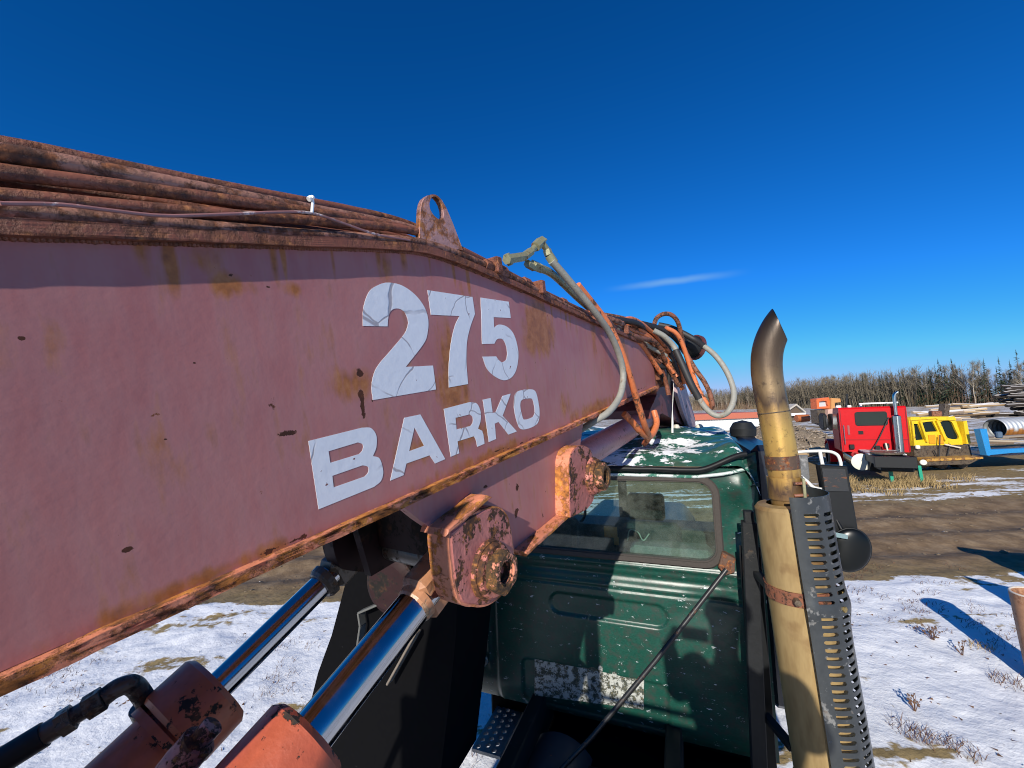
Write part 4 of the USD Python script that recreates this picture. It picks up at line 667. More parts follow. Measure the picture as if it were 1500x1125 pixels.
# ================================================================ exhaust
STEEL_HOT = usdkit.material(stage, '/World/Looks/heat_tinted_steel', {'geo': ('geometry', {}), 'sep': ('separate_xyz', {}), 'mp': ('mapping', {'scale': (30.0, 30.0, 2.2)}), 'n': ('noise_texture', {'scale': 1.0, 'detail': 6.0}), 'n2': ('noise_texture', {'scale': 26.0, 'detail': 8.0, 'roughness': .7}), 'n3': ('noise_texture', {'scale': 7.0, 'detail': 5.0}),
    'w': ('math', {'math_type': 'multiply_add', 'value2': .22}), 'mr': ('map_range', {'from_min': 2.45, 'from_max': 3.35, 'clamp': True}),
    'r': ('rgb_ramp', {'ramp': [(0.0, (.34, .20, .06)), (.14, (.12, .07, .04)), (.20, (.42, .25, .07)), (.40, (.52, .33, .09)), (.52, (.34, .21, .075)), (.58, (.10, .065, .04)), (.66, (.24, .165, .085)), (.80, (.10, .068, .042)), (1.0, (.03, .022, .016))]}),
    'dk': ('mix_color', {'b': (.055, .035, .025)}), 'dm': ('map_range', {'from_min': .56, 'from_max': .66, 'to_max': .75, 'clamp': True}), 'rg': ('map_range', {'from_min': .3, 'from_max': .7, 'to_min': .28, 'to_max': .55}), 'b': ('bump', {'strength': .3, 'distance': .003}), 'p': ('principled_bsdf', {'metallic': .5})},
    [('geo.position', 'sep.vector'), ('geo.position', 'mp.vector'), ('mp.vector', 'n.vector'), ('geo.position', 'n2.vector'), ('geo.position', 'n3.vector'), ('n.fac', 'w.value1'), ('sep.z', 'w.value3'), ('w.value', 'mr.value'), ('mr.result', 'r.fac'), ('r.color', 'dk.a'), ('n2.fac', 'dm.value'), ('dm.result', 'dk.fac'), ('dk.result', 'p.base_color'), ('n.fac', 'rg.value'), ('rg.result', 'p.roughness'), ('n2.fac', 'b.height'), ('b.normal', 'p.normal')], surface='p.BSDF')
MUFF = usdkit.material(stage, '/World/Looks/tan_muffler', {'geo': ('geometry', {}), 'mp': ('mapping', {'scale': (11.0, 11.0, 2.6)}), 'n': ('noise_texture', {'scale': 1.0, 'detail': 9.0, 'roughness': .6}), 'n2': ('noise_texture', {'scale': 5.0, 'detail': 7.0}),
    'r': ('rgb_ramp', {'ramp': [(.22, (.11, .065, .028)), (.40, (.27, .18, .075)), (.55, (.37, .26, .115)), (.66, (.33, .215, .085)), (.78, (.24, .11, .03))]}), 'mx': ('mix_color', {'b': (.17, .09, .035)}), 'dm': ('map_range', {'from_min': .56, 'from_max': .68, 'to_max': .8, 'clamp': True}), 'b': ('bump', {'strength': .2, 'distance': .003}), 'p': ('principled_bsdf', {'metallic': .25, 'roughness': .5})},
    [('geo.position', 'mp.vector'), ('mp.vector', 'n.vector'), ('geo.position', 'n2.vector'), ('n.fac', 'r.fac'), ('r.color', 'mx.a'), ('n2.fac', 'dm.value'), ('dm.result', 'mx.fac'), ('mx.result', 'p.base_color'), ('n.fac', 'b.height'), ('b.normal', 'p.normal')], surface='p.BSDF')
EXY = 2.25
def ex_axis(z): return np.array([.437 + (2.40 - z) * .062, EXY, z])
exh = thing('exhaust_stack', 'tall yellow-brown exhaust stack with curved cut tip and slotted black heat guard', 'exhaust stack', loc=tuple(ex_axis(1.0)))
EO = ex_axis(1.0)
def eobj(name, mesh, mat, smooth=False, **kw):
    m = (mesh.get() if isinstance(mesh, MB) else mesh).copy(); m.vertices = np.asarray(m.vertices) - EO; return obj(name, m, mat, exh, smooth, **kw)
axd = unit(ex_axis(2.4) - ex_axis(1.0)); MR = .130
mpf = [(0, .07), (.03, MR)] + [(h, MR) for h in np.linspace(.05, 1.46, 30)] + [(1.47, MR), (1.485, MR - .012), (1.49, .08)]
eobj('muffler', wavy(MB().lathe(ex_axis(.90), axd, mpf, 56).get(), .0012, 9, 4), MUFF, smooth=35)
for z in (1.975, 1.13):
    c = ex_axis(z); eobj('band_clamp', wavy(MB().lathe(c, axd, [(0, MR), (0, MR + .008), (.058, MR + .008), (.058, MR)], 48).get(), .0012, 30, 3), M['hose_tar'], smooth=35)
    eobj('clamp_bolt', MB().cyl(c + np.array([-.045, -MR - .004, .028]), c + np.array([-.045, -MR - .035, .028]), .014, n=6), M['oily'])
# pipe: straight, then curved away to the right
pc0 = np.array([.443, EXY, 2.36]); pts = [pc0, pc0 + [-.002, 0, .10], pc0 + [-.012, 0, .22]]
ctrl = [(.443, 2.25, 2.36), (.441, 2.25, 2.46), (.438, 2.25, 2.55), (.432, 2.25, 2.64), (.424, 2.25, 2.74), (.414, 2.25, 2.84), (.406, 2.25, 2.93), (.404, 2.25, 3.01), (.412, 2.25, 3.085), (.432, 2.25, 3.15), (.464, 2.25, 3.21), (.505, 2.25, 3.26), (.55, 2.25, 3.30)]
path = spline(ctrl, 8); PRr = .0655; n_ = 40
t_ = np.gradient(path, axis=0); t_ /= np.linalg.norm(t_, axis=1, keepdims=True); A = []; a, _, _ = frame(t_[0])
for k in range(len(path)): a = unit(a - t_[k] * (a @ t_[k])); A.append(a)
A = np.array(A); B_ = np.cross(t_, A); th = np.arange(n_) * 2 * np.pi / n_
V = path[:, None] + PRr * (np.cos(th)[None, :, None] * A[:, None] + np.sin(th)[None, :, None] * B_[:, None])
# slanted cut at the end: plane through the tip
cut_n = unit([.93, -.20, .30]); cut_p = np.array([.478, 2.25, 3.20]); end = np.array(path[-1])
for k in range(len(path)):
    dq = (V[k] - cut_p) @ cut_n; over = dq > 0; V[k][over] -= dq[over][:, None] * cut_n
keep = [k for k in range(len(path)) if ((path[k] + PRr * (np.cos(th)[:, None] * A[k] + np.sin(th)[:, None] * B_[k]) - cut_p) @ cut_n < 0).sum() > 2]
V = V[:max(keep) + 1]; PB = path[:len(V)]
VI = PB[:, None] + (V - PB[:, None]) * .955
pm = MB(); pm.grid(np.concatenate([V, V[:, :1]], 1)); pm.grid(np.concatenate([VI, VI[:, :1]], 1)[:, ::-1])
eobj('tailpipe', pm, STEEL_HOT, smooth=50)
ws = MB()
for z in (2.80,):
    k = int(np.argmin(np.abs(path[:, 2] - z))); ws.tube([V[k][i % n_] for i in range(n_ + 1)], .0028, 6)
eobj('weld_seam', ws, M['oily'], smooth=True)
k = int(np.argmin(np.abs(path[:, 2] - 2.47))); c = path[k]
eobj('pipe_clamp', MB().lathe(c - [0, 0, .065], t_[k], [(0, PRr), (0, PRr + .006), (.10, PRr + .006), (.10, PRr)], 40), STEEL_HOT, smooth=35)
eobj('clamp_lip', MB().box(c + [.055, -.055, -.015], (.012, .05, .105), None, .002), M['fitting'])
for dz in (-.04, .012): eobj('clamp_bolt', MB().cyl(c + [.015, -.072, dz], c + [.068, -.066, dz + .004], .0075, n=8), M['hose_tar'])
k2 = int(np.argmin(np.abs(path[:, 2] - 2.575))); eobj('soot_ring', MB().lathe(path[k2] - [0, 0, .03], t_[k2], [(0, PRr), (0, PRr + .003), (.06, PRr + .003), (.06, PRr)], 40), paint('sooty_ring', (.12, .075, .05), amt=.5, scale=20, metallic=.5), smooth=35)
# slotted guard: curved sheet with real slots
GUARD = paint('guard_steel', (.06, .066, .068), amt=.60, edge=.05, scale=7.0, rough=.34, bump=.25, metallic=.55, chip=((.12, .12, .12), (.24, .24, .23), (.10, .06, .03)), chip_metal=.5)
GR, z0g, z1g = .165, 1.02, 2.442
angs = np.radians(np.linspace(-96, 70, 120)); nz = 440; zz = np.linspace(z0g, z1g, nz)
am = (angs[:-1] + angs[1:]) / 2; zm_ = (zz[:-1] + zz[1:]) / 2; AMm, ZMm = np.meshgrid(np.degrees(am), zm_, indexing='ij')
mask = np.ones(AMm.shape, bool); pitch_z = .0318
row = np.floor((2.382 - ZMm) / pitch_z); zc = 2.382 - (row + .5) * pitch_z; dz_ = ZMm - zc
arc = lambda deg: np.radians(deg) * GR
for ac in (-70, -39, -8, 24):
    da = arc(AMm - ac); hw = .0320; d = np.hypot(np.maximum(np.abs(da) - hw + .0070, 0), dz_)
    mask &= ~((d < .0074) & (row >= 0) & (ZMm > 1.05) & (np.abs(ZMm - 1.985) > .025))
def guard_pts(r):
    AA, Z2 = np.meshgrid(angs, zz, indexing='ij'); ax_ = np.stack([.437 + (2.40 - Z2) * .062, np.full(Z2.shape, EXY), Z2], -1)
    rr = r + .006 * (meshkit.fbm(np.stack([AA * 2, Z2 * 4, AA * 0], -1), 3, 8) - .5) + .010 * np.exp(-((Z2 - 1.98) / .05) ** 2)
    # angle 0 looks to the right (+x), -90 towards the loader (-y)
    return ax_ + np.stack([rr * np.cos(AA), rr * np.sin(AA), 0 * AA], -1)
go, gi = guard_pts(GR), guard_pts(GR - .0025)
gm = MB().grid(go, mask); gm.grid(gi[:, ::-1], mask[:, ::-1])
mp_ = np.pad(mask, 1); ni, nj = mask.shape; NV = go.shape[1]
q = []
def vid(i, j, inner): return (i * NV + j) + (go.shape[0] * NV if inner else 0)
for i in range(ni):
    for j in np.nonzero(mask[i])[0]:
        for di, dj, (p, r_) in ((-1, 0, ((i, j), (i, j + 1))), (1, 0, ((i + 1, j), (i + 1, j + 1))), (0, -1, ((i, j), (i + 1, j))), (0, 1, ((i, j + 1), (i + 1, j + 1)))):
            if not mp_[i + 1 + di, j + 1 + dj]: q.append((p, r_))
ev = []; ef = []
for (p, r_) in q:
    n0 = len(ev); ev += [go[p], go[r_], gi[r_], gi[p]]; ef.append([n0, n0 + 1, n0 + 2, n0 + 3])
gm.add(np.array(ev), ef)
eobj('heat_guard', gm, GUARD)
for z in (1.985, 1.2):
    c = ex_axis(z); 
    for an in (-45, 15): eobj('guard_screw', MB().cyl(c + MR * .9 * np.array([math.cos(math.radians(an)), math.sin(math.radians(an)), 0]), c + (GR + .016) * np.array([math.cos(math.radians(an)), math.sin(math.radians(an)), 0]), .012, n=6), paint('brass_screw_%d_%d' % (an + 90, int(z * 100)), (.35, .25, .09), amt=.6, metallic=.7, scale=30))
# black upright carrying the exhaust
up = thing('exhaust_bracket', 'black square steel upright standing between the green cab and the exhaust', 'bracket')
obj('post', MB().beam((0.2603, 2.4200, 1.0389), (0.3012, 2.4200, 2.2484), .068, .06, (0, -1, 0)), M['black_steel'], up)
obj('post_cap', MB().beam((0.3024, 2.4200, 2.2212), (0.3020, 2.4200, 2.3031), .045, .05, (0, -1, 0)), M['black_steel'], up)
obj('back_sheet', MB().beam((0.2995, 2.5000, 0.9873), (0.3054, 2.5000, 2.1017), .10, .012, (0, -1, 0)), M['dark_trim'], up)
for z in (2.0, 1.3): obj('arm', MB().beam((.31, 2.44, z), tuple(ex_axis(z) - [.12, 0, 0]), .04, .03), M['black_steel'], up)

# ================================================================ mirrors and right front of the truck
mr = thing('door_mirror', 'tall black door mirror with white tube bracket beside the exhaust guard', 'mirror')
mq = [(0.7552, 2.4689), (0.8928, 2.4624), (0.9166, 2.0618), (0.7835, 2.0403)]
obj('shell', MB().prism(mq, (0, 2.95, 0), (1, 0, 0), (0, 0, 1), (0, -1, 0), -.07, 0, .006), M['dark_trim'], mr)
obj('back_panel', MB().prism([(0.7662, 2.4504), (0.8773, 2.4480), (0.8864, 2.3198), (0.7727, 2.3200)], (0, 2.942, 0), (1, 0, 0), (0, 0, 1), (0, -1, 0), -.01, .001), paint('charcoal_panel', (.018, .019, .02), amt=.6, scale=10, stretch=(1, 1, 6), rough=.3), mr)
whm = paint('white_tube', (.62, .62, .58), amt=.66, scale=14, rough=.35)
obj('bracket_tube', MB().tube(spline([(0.6465, 3.0500, 2.5307), (0.7316, 3.0300, 2.5410), (0.8168, 3.0000, 2.5439), (0.8564, 2.9800, 2.5258), (0.8668, 2.9700, 2.4872), (0.8676, 2.9700, 2.4555)], 8), .009, 12), whm, mr, smooth=True)
obj('bracket_tube', MB().tube(spline([(0.7817, 3.0100, 2.5389), (0.7828, 3.0000, 2.4992), (0.7815, 2.9800, 2.4652)], 6), .010, 10), whm, mr, smooth=True)
obj('bracket_tube', MB().tube(spline([(0.6678, 3.0000, 2.3955), (0.7003, 3.0000, 2.3634), (0.7272, 2.9800, 2.3311), (0.7619, 2.9600, 2.3238)], 6), .010, 10), whm, mr, smooth=True)
obj('flag', MB().prism([(0.6560, 2.5138), (0.7310, 2.5139), (0.7311, 2.3765), (0.7066, 2.2846), (0.6491, 2.3244)], (0, 3.06, 0), (1, 0, 0), (0, 0, 1), (0, -1, 0), -.012, 0, .003), paint('grey_flap', (.10, .105, .11), amt=.55, scale=12, rough=.45, chip=((.05, .05, .05), (.15, .15, .15), (.3, .3, .3))), mr)
cm = thing('convex_mirror', 'round black convex mirror low beside the exhaust guard', 'mirror')
cc = np.array((0.8574, 2.9200, 1.9941)); shell = trimesh.creation.icosphere(4, 1.0); sv = np.array(shell.vertices) * [.094, .03, .122]; sv[:, 1] = np.where(sv[:, 1] > 0, sv[:, 1] * .3, sv[:, 1]); rot = trimesh.transformations.rotation_matrix(.35, [0, 1, 0])[:3, :3]
obj('shell', trimesh.Trimesh(sv @ rot.T + cc, shell.faces), usdkit.material(stage, '/World/Looks/gloss_black', {'p': ('principled_bsdf', {'base_color': (.004, .005, .005), 'roughness': .28, 'specular_ior_level': .25})}, [], surface='p.BSDF'), cm, smooth=True)
obj('rim', MB().tube([cc + rot @ np.array([.096 * math.cos(t), .006, .124 * math.sin(t)]) for t in np.linspace(0, 2 * math.pi, 49)], .005, 8), M['dark_trim'], cm, smooth=True)
obj('sticker', MB().prism(rrect(-.035, .035, -.012, .012, .006), cc + np.array([-.05, -.036, .088]), (1, 0, -.15), (0.1, .25, 1), (0, -1, .3), 0, .003), plain('teal_sticker', (.10, .17, .18), rough=.4), cm)
obj('nut', MB().cyl(cc + [-.075, -.035, -.005], cc + [-.075, -.062, -.005], .010, n=6), plain('bright_nut', (.6, .6, .58), rough=.3, metallic=.7), cm)
obj('stem', MB().tube([cc + [-.02, .02, .10], cc + [-.06, .06, .22], cc + [-.12, .1, .3]], .010, 8), M['dark_trim'], cm, smooth=True)
ac = thing('air_cleaner', 'black air intake with domed cap standing at the right front of the cab roof', 'air intake')
a0p = np.array((0.4943, 3.9000, 2.5717))
obj('canister', MB().lathe((.64, 3.7, 1.3), (0, 0, 1), [(0, 0), (0, .19), (1.05, .19), (1.12, .10), (1.2, .08)], 28), M['dark_trim'], ac, smooth=35)
obj('cap', MB().lathe(a0p + [0, 0, -.06], (0, 0, 1), [(0, .04), (.05, .05), (.07, .095), (.13, .10), (.18, .07), (.20, 0)], 24), M['black_steel'], ac, smooth=35)
ds = thing('cab_side_box', 'dark navy side fairing behind the exhaust, right of the green cab', 'side fairing')
obj('panel', rbox((.50, 3.75, 1.78), (.16, 1.5, 1.60), .05), plain('navy_black', (.010, .013, .022), rough=.3), ds)

# ================================================================ ground: one sheet, snow, track, frozen dirt
VR, VF = np.array([.9285, .3714, 0]), np.array([-.3714, .9285, 0])       # across and along the view over the yard
def axis_lines(lo, hi, step, far): 
    c = np.arange(lo, hi, step); g = 1.22; out = []; s = step; x = hi
    while x < far: out.append(x); s *= g; x += s
    neg = []; s = step; x = lo - step
    while x > -far: neg.append(x); s *= g; x -= s
    return np.array(neg[::-1] + list(c) + out)
gx, gy = axis_lines(-8.0, 10.0, .06, 700), axis_lines(2.0, 14.0, .06, 700)
GXX, GYY = np.meshgrid(gx, gy, indexing='ij')
def ground_z(X, Y):
    s = X * VF[0] + Y * VF[1]; t = X * VR[0] + Y * VR[1]
    near = sstep(26, 12, np.hypot(X, Y)); P = np.stack([X, Y, 0 * X], -1)
    road = sstep(6.7, 7.6, s) * sstep(11.6, 10.6, s)
    z = (.050 * (meshkit.fbm(P * 1.6, 3, 1) - .5) + .045 * (meshkit.fbm(P * np.array([4.6, 4.6, 1]), 3, 2) - .5)) * near * (1 - .8 * road)
    z += .085 * np.sin(s * 5.2 + 1.2 * meshkit.fbm(P * .5, 2, 3)) * road * near * .5 + .03 * (meshkit.fbm(P * 7, 2, 7) - .5) * road * near
    z -= .05 * road
    z += .35 * sstep(14, 40, s) * (meshkit.fbm(P * .12, 3, 4) - .45) * sstep(200, 60, s)
    return z
ground_mat = usdkit.material(stage, '/World/Looks/snowy_yard', {
    'geo': ('geometry', {}), 'ds': ('vector_math', {'math_type': 'dot_product', 'vector2': tuple(VF)}), 'rot': ('vector_rotate', {'rotate_type': 'z_axis', 'angle': -math.radians(21.8)}),
    'str': ('mapping', {'scale': (.35, 1.6, 1.0)}), 'n0': ('noise_texture', {'scale': .55, 'detail': 5.0, 'roughness': .6}), 'n1': ('noise_texture', {'scale': 1.0, 'detail': 8.0, 'roughness': .62}), 'n2': ('noise_texture', {'scale': 7.0, 'detail': 8.0, 'roughness': .65}), 'n3': ('noise_texture', {'scale': 55.0, 'detail': 6.0, 'roughness': .6}), 'n4': ('noise_texture', {'scale': 2.2, 'detail': 9.0, 'roughness': .66}),
    'wig': ('math', {'math_type': 'multiply_add', 'value2': 1.6, 'value3': -.8}), 's': ('math', {'math_type': 'add'}),
    # snow cover by distance across the yard: near snow, bare track, patchy verge, far mix
    'cov': ('rgb_ramp', {'ramp': [(0.0, (.575,) * 3), (.165, (.60,) * 3), (.205, (.60,) * 3), (.225, (.10,) * 3), (.33, (.12,) * 3), (.36, (.48,) * 3), (.42, (.50,) * 3), (.47, (.40,) * 3), (.55, (.40,) * 3), (.62, (.45,) * 3), (1.0, (.50,) * 3)]}),
    'sn': ('map_range', {'from_min': 0.0, 'from_max': 32.0, 'clamp': True}), 'mix4': ('math', {'math_type': 'multiply_add', 'value2': .75}), 'n4h': ('math', {'math_type': 'multiply', 'value2': .25}), 'dt': ('vector_math', {'math_type': 'dot_product', 'vector2': tuple(VR)}), 'lt': ('map_range', {'range_type': 'smoothstep', 'from_min': 4.0, 'from_max': 0.0, 'to_max': .16, 'clamp': True}), 'fs': ('map_range', {'range_type': 'smoothstep', 'from_min': 11.0, 'from_max': 12.5, 'clamp': True}), 'ltf': ('math', {'math_type': 'multiply'}), 'cov2': ('math', {'math_type': 'add'}), 'sub': ('math', {'math_type': 'subtract'}), 'snow': ('map_range', {'from_min': 0.0, 'from_max': .035, 'clamp': True}),
    'dirt': ('rgb_ramp', {'ramp': [(.25, (.060, .040, .023)), (.5, (.165, .110, .062)), (.75, (.28, .205, .125))]}), 'grass': ('rgb_ramp', {'ramp': [(.3, (.10, .075, .032)), (.55, (.26, .19, .085)), (.8, (.36, .27, .13))]}), 'gm': ('rgb_ramp', {'ramp': [(0, (1, 1, 1)), (.20, (1, 1, 1)), (.235, (0, 0, 0)), (.34, (0, 0, 0)), (.37, (.75,) * 3), (.5, (.7,) * 3), (1, (.5,) * 3)]}),
    'dg': ('mix_color', {}), 'snc': ('mix_color', {'a': (.70, .72, .74), 'b': (.80, .80, .80)}), 'c': ('mix_color', {}), 'hs': ('math', {'math_type': 'multiply_add', 'value2': 1.1}), 'hn': ('math', {'math_type': 'multiply_add', 'value2': .07}),
    'b': ('bump', {'strength': .7, 'distance': .03}), 'rg': ('map_range', {'to_min': .9, 'to_max': .55}), 'p': ('principled_bsdf', {'specular_ior_level': .25})},
    [('geo.position', 'ds.vector1'), ('geo.position', 'rot.vector'), ('rot.vector', 'str.vector'), ('geo.position', 'n0.vector'), ('str.vector', 'n1.vector'), ('geo.position', 'n2.vector'), ('geo.position', 'n3.vector'), ('geo.position', 'n4.vector'), ('n0.fac', 'wig.value1'), ('wig.value', 's.value1'), ('ds.value', 's.value2'), ('s.value', 'sn.value'), ('sn.result', 'cov.fac'), ('sn.result', 'gm.fac'),
     ('n2.fac', 'n4h.value1'), ('n1.fac', 'mix4.value1'), ('n4h.value', 'mix4.value3'), ('geo.position', 'dt.vector1'), ('dt.value', 'lt.value'), ('s.value', 'fs.value'), ('lt.result', 'ltf.value1'), ('fs.result', 'ltf.value2'), ('cov.color', 'cov2.value1'), ('ltf.value', 'cov2.value2'), ('cov2.value', 'sub.value1'), ('mix4.value', 'sub.value2'), ('sub.value', 'snow.value'), ('n4.fac', 'dirt.fac'), ('n2.fac', 'grass.fac'), ('gm.color', 'dg.fac'), ('dirt.color', 'dg.a'), ('grass.color', 'dg.b'), ('n2.fac', 'snc.fac'), ('dg.result', 'c.a'), ('snc.result', 'c.b'), ('snow.result', 'c.fac'), ('c.result', 'p.base_color'),
     ('n2.fac', 'hs.value1'), ('n3.fac', 'hn.value1'), ('hn.value', 'hs.value3'), ('hs.value', 'b.height'), ('b.normal', 'p.normal'), ('snow.result', 'rg.value'), ('rg.result', 'p.roughness')], surface='p.BSDF')
obj('ground', MB().grid(np.stack([GXX, GYY, ground_z(GXX, GYY)], -1)), ground_mat, None, smooth=True, kind='structure')
def gz(x, y): return float(ground_z(np.array([[x]]), np.array([[y]]))[0, 0])

# dry plants in the snow
straw = plain('dry_straw', (.30, .21, .09), rough=.8, var=.35, scale=3)
weed = plain('dead_weed', (.11, .055, .03), rough=.8, var=.3, scale=5)
def blades(rng, c, n, R, H, w=.006, lean=.5):
    v, f = [], []; z = gz(c[0], c[1]) - .01
    for k in range(n):
        a, r = rng.uniform(0, 2 * np.pi), R * math.sqrt(rng.random()); x, y = c[0] + r * math.cos(a), c[1] + r * math.sin(a)
        h = H * rng.uniform(.4, 1); la = rng.uniform(0, 2 * np.pi); l = h * lean * rng.uniform(.1, 1); sd = np.array([-math.sin(la + 1), math.cos(la + 1), 0]) * w
        p0 = np.array([x, y, z]); p1 = p0 + [l * .4 * math.cos(la), l * .4 * math.sin(la), h * .65]; p2 = p0 + [l * math.cos(la), l * math.sin(la), h]
        i = len(v); v += [p0 - sd, p0 + sd, p1 + sd * .7, p1 - sd * .7, p2]; f += [[i, i + 1, i + 2], [i, i + 2, i + 3], [i + 3, i + 2, i + 4]]
    return np.array(v), f
def weed_plant(rng, c, H, n):
    m = MB(); 
    for k in range(n):
        a = rng.uniform(0, 2 * np.pi); l = rng.uniform(.1, .6) * H; h = H * rng.uniform(.5, 1); p0 = np.array([c[0], c[1], gz(c[0], c[1]) - .02]); p2 = p0 + [l * math.cos(a), l * math.sin(a), h]; pm_ = (p0 + p2) / 2 + [0, 0, .1 * h]
        m.tube(spline([p0, pm_, p2], 3), np.linspace(.004, .0015, 7), 4)
        for q in range(5):
            t = rng.uniform(.4, 1); b = p0 + (p2 - p0) * t; e = b + rng.normal(0, .05, 3) * H + [0, 0, .06 * H]; m.tube([b, e], .0015, 3, False)
            m.tm(trimesh.creation.icosphere(0, .010 * rng.uniform(.5, 1.2)).apply_translation(e))
    return m
rng = np.random.default_rng(5)
for px_, H, n, lab in (((2.5998, 6.4241, 0.0000), .22, 8, 'reddish dry weed standing in the snow at the tip of the rounded blue shadow'), ((1.8239, 4.9601, 0.0000), .16, 5, 'dry weed with thin stems in the snow, nearest the photo\'s lower right'), ((2.7262, 6.1535, 0.0000), .15, 4, 'sparse dry stalks in the snow left of the blue shadow')):
    obj('weed', weed_plant(rng, px_, H, n), weed, label=lab, cat='plant')
def tag_kw(**k): return k
for q, lab in ((((3.0083, 6.3806, 0.0000)), 'small brown grass tuft at the edge of the blue shadow'), (((1.6563, 4.6664, 0.0000)), 'brown grass tuft in the snow near the exhaust guard'), (((2.8412, 5.7130, 0.0000)), 'flattened brown grass patch at the right edge of the snow'), (((1.9466, 4.5414, 0.0000)), 'brown grass tuft at the bottom right of the photo'), (((1.7552, 4.5843, 0.0000)), 'brown grass tuft left of the bottom right one')):
    v, f = blades(rng, q, 60, .13, .10, .003, 1.5); obj('grass_tuft', trimesh.Trimesh(v, f, process=False), straw if 'small' in lab else weed, label=lab, cat='grass')
gm_ = MB()
for k in range(26):
    p = np.array((6.0397, 16.9442, 0.0000)) + VR * rng.normal(0, 1.3) + VF * rng.normal(0, .55); v, f = blades(rng, p, 90, .35, .30, .008, .9); gm_.add(v, f)
obj('dry_grass', gm_, straw, kind='stuff', label='straw coloured dry grass in front of the red truck', cat='grass')
st_ = MB()
for k in range(900):
    t, s_ = rng.uniform(-9, 7.5), rng.uniform(2.6, 7.2); p = VR * t + VF * s_
    if meshkit.fbm(np.array([p[0] * .8, p[1] * .8, 0]), 3, 31) < .56: continue
    v, f = blades(rng, p, 14, .12, .07, .003, 2.0); st_.add(v, f)
obj('snow_stubble', st_, weed, kind='stuff', label='thin dead stubble poking through the near snow', cat='grass')
rk = MB()
for k in range(700):
    p = VR * rng.uniform(-12, 14) + VF * rng.uniform(7.2, 14); r_ = rng.uniform(.008, .035) * (2 if rng.random() < .06 else 1)
    ic = trimesh.creation.icosphere(0, r_); ic.vertices = ic.vertices * rng.uniform(.6, 1.3, (len(ic.vertices), 1)) * [1, 1, .7]; rk.tm(ic.apply_translation([p[0], p[1], gz(*p[:2])]))
obj('gravel', rk, paint('clods', (.13, .095, .06), amt=.62, scale=2.0, chip=((.6, .6, .62), (.7, .7, .72), (.8, .8, .82)), rough=.9), kind='stuff', label='clods and stones on the brown track', cat='gravel')

# ================================================================ trees
bark = usdkit.material(stage, '/World/Looks/birch_bark', {'oi': ('object_info', {}), 'n': ('noise_texture', {'scale': 3.0, 'detail': 4.0}), 'geo': ('geometry', {}), 'r': ('rgb_ramp', {'ramp': [(.3, (.20, .17, .13)), (.6, (.42, .37, .30)), (.8, (.55, .50, .42))]}), 'p': ('principled_bsdf', {'roughness': .85})}, [('geo.position', 'n.vector'), ('n.fac', 'r.fac'), ('r.color', 'p.base_color')], surface='p.BSDF')
twig = usdkit.material(stage, '/World/Looks/bare_twigs', {'oi': ('object_info', {}), 'r': ('rgb_ramp', {'ramp': [(0, (.115, .095, .066)), (.5, (.20, .165, .115)), (1, (.15, .125, .085))]}), 'p': ('principled_bsdf', {'roughness': .9})}, [('oi.random', 'r.fac'), ('r.color', 'p.base_color')], surface='p.BSDF')
needle = usdkit.material(stage, '/World/Looks/dark_needles', {'oi': ('object_info', {}), 'r': ('rgb_ramp', {'ramp': [(0, (.014, .030, .014)), (1, (.032, .046, .022))]}), 'p': ('principled_bsdf', {'roughness': .8})}, [('oi.random', 'r.fac'), ('r.color', 'p.base_color')], surface='p.BSDF')
def sliver(v, f, a, b, w, rng):
    d = b - a; s = unit(np.cross(d, rng.normal(size=3))) * w; i = len(v); v += [a - s, a + s, b]; f.append([i, i + 1, i + 2])
def bare_tree(seed, H=10.0, spread=1.5):
    r = np.random.default_rng(seed); tr_, cr = MB(), []
    x = np.cumsum(r.normal(0, .12, (7, 2)), 0); pts = np.column_stack([x[:, 0], x[:, 1], np.linspace(-.3, H * .93, 7)]); sp = spline(pts, 4)
    tr_.tube(sp, np.linspace(.13, .02, len(sp)), 6)
    v, f = [], []
    for k in range(34):
        t = r.uniform(.38, .98); b = sp[int(t * (len(sp) - 1))]; a = r.uniform(0, 6.28); L = spread * (1.25 - t) * r.uniform(.7, 1.5); e = b + np.array([L * math.cos(a), L * math.sin(a), L * r.uniform(.7, 1.6)])
        tr_.tube([b, (b + e) / 2 + r.normal(0, .06, 3), e], [.035, .022, .008], 3, False)
        for q in range(16):
            tt = r.uniform(.2, 1); c = b + (e - b) * tt; g = c + np.array([r.normal(0, .4), r.normal(0, .4), r.uniform(.2, 1.1)]); sliver(v, f, c, g, .013, r)
            for z in range(2): c2 = c + (g - c) * r.uniform(.3, .9); sliver(v, f, c2, c2 + np.array([r.normal(0, .25), r.normal(0, .25), r.uniform(.1, .5)]), .009, r)
    return tr_, trimesh.Trimesh(np.array(v), np.array(f), process=False)
def conifer(seed, H=10.0):
    r = np.random.default_rng(seed); tr_ = MB().tube([(0, 0, -.3), (0, 0, H * .9)], [.14, .02], 6); v, f = [], []
    for k in range(70):
        t = r.uniform(.06, 1) ** .9; z = H * (.06 + .93 * t); L = (1 - t) * H * .17 * r.uniform(.7, 1.15) + .08; a = r.uniform(0, 6.28); e = np.array([L * math.cos(a), L * math.sin(a), z - L * .35]); b = np.array([0, 0, z])
        for q in range(10):
            c = b + (e - b) * r.uniform(.1, 1); g = c + np.array([r.normal(0, .22), r.normal(0, .22), r.uniform(-.35, .15)]) * (1.3 - t); s = unit(r.normal(size=3)) * .10 * (1.25 - t); i = len(v); v += [c - s, c + s, g]; f.append([i, i + 1, i + 2])
    for k in range(8): sliver(v, f, np.array([0, 0, H * .9]) + r.normal(0, .05, 3), np.array([0, 0, H * r.uniform(.97, 1.02)]), .05, r)
    return tr_, trimesh.Trimesh(np.array(v), np.array(f), process=False)
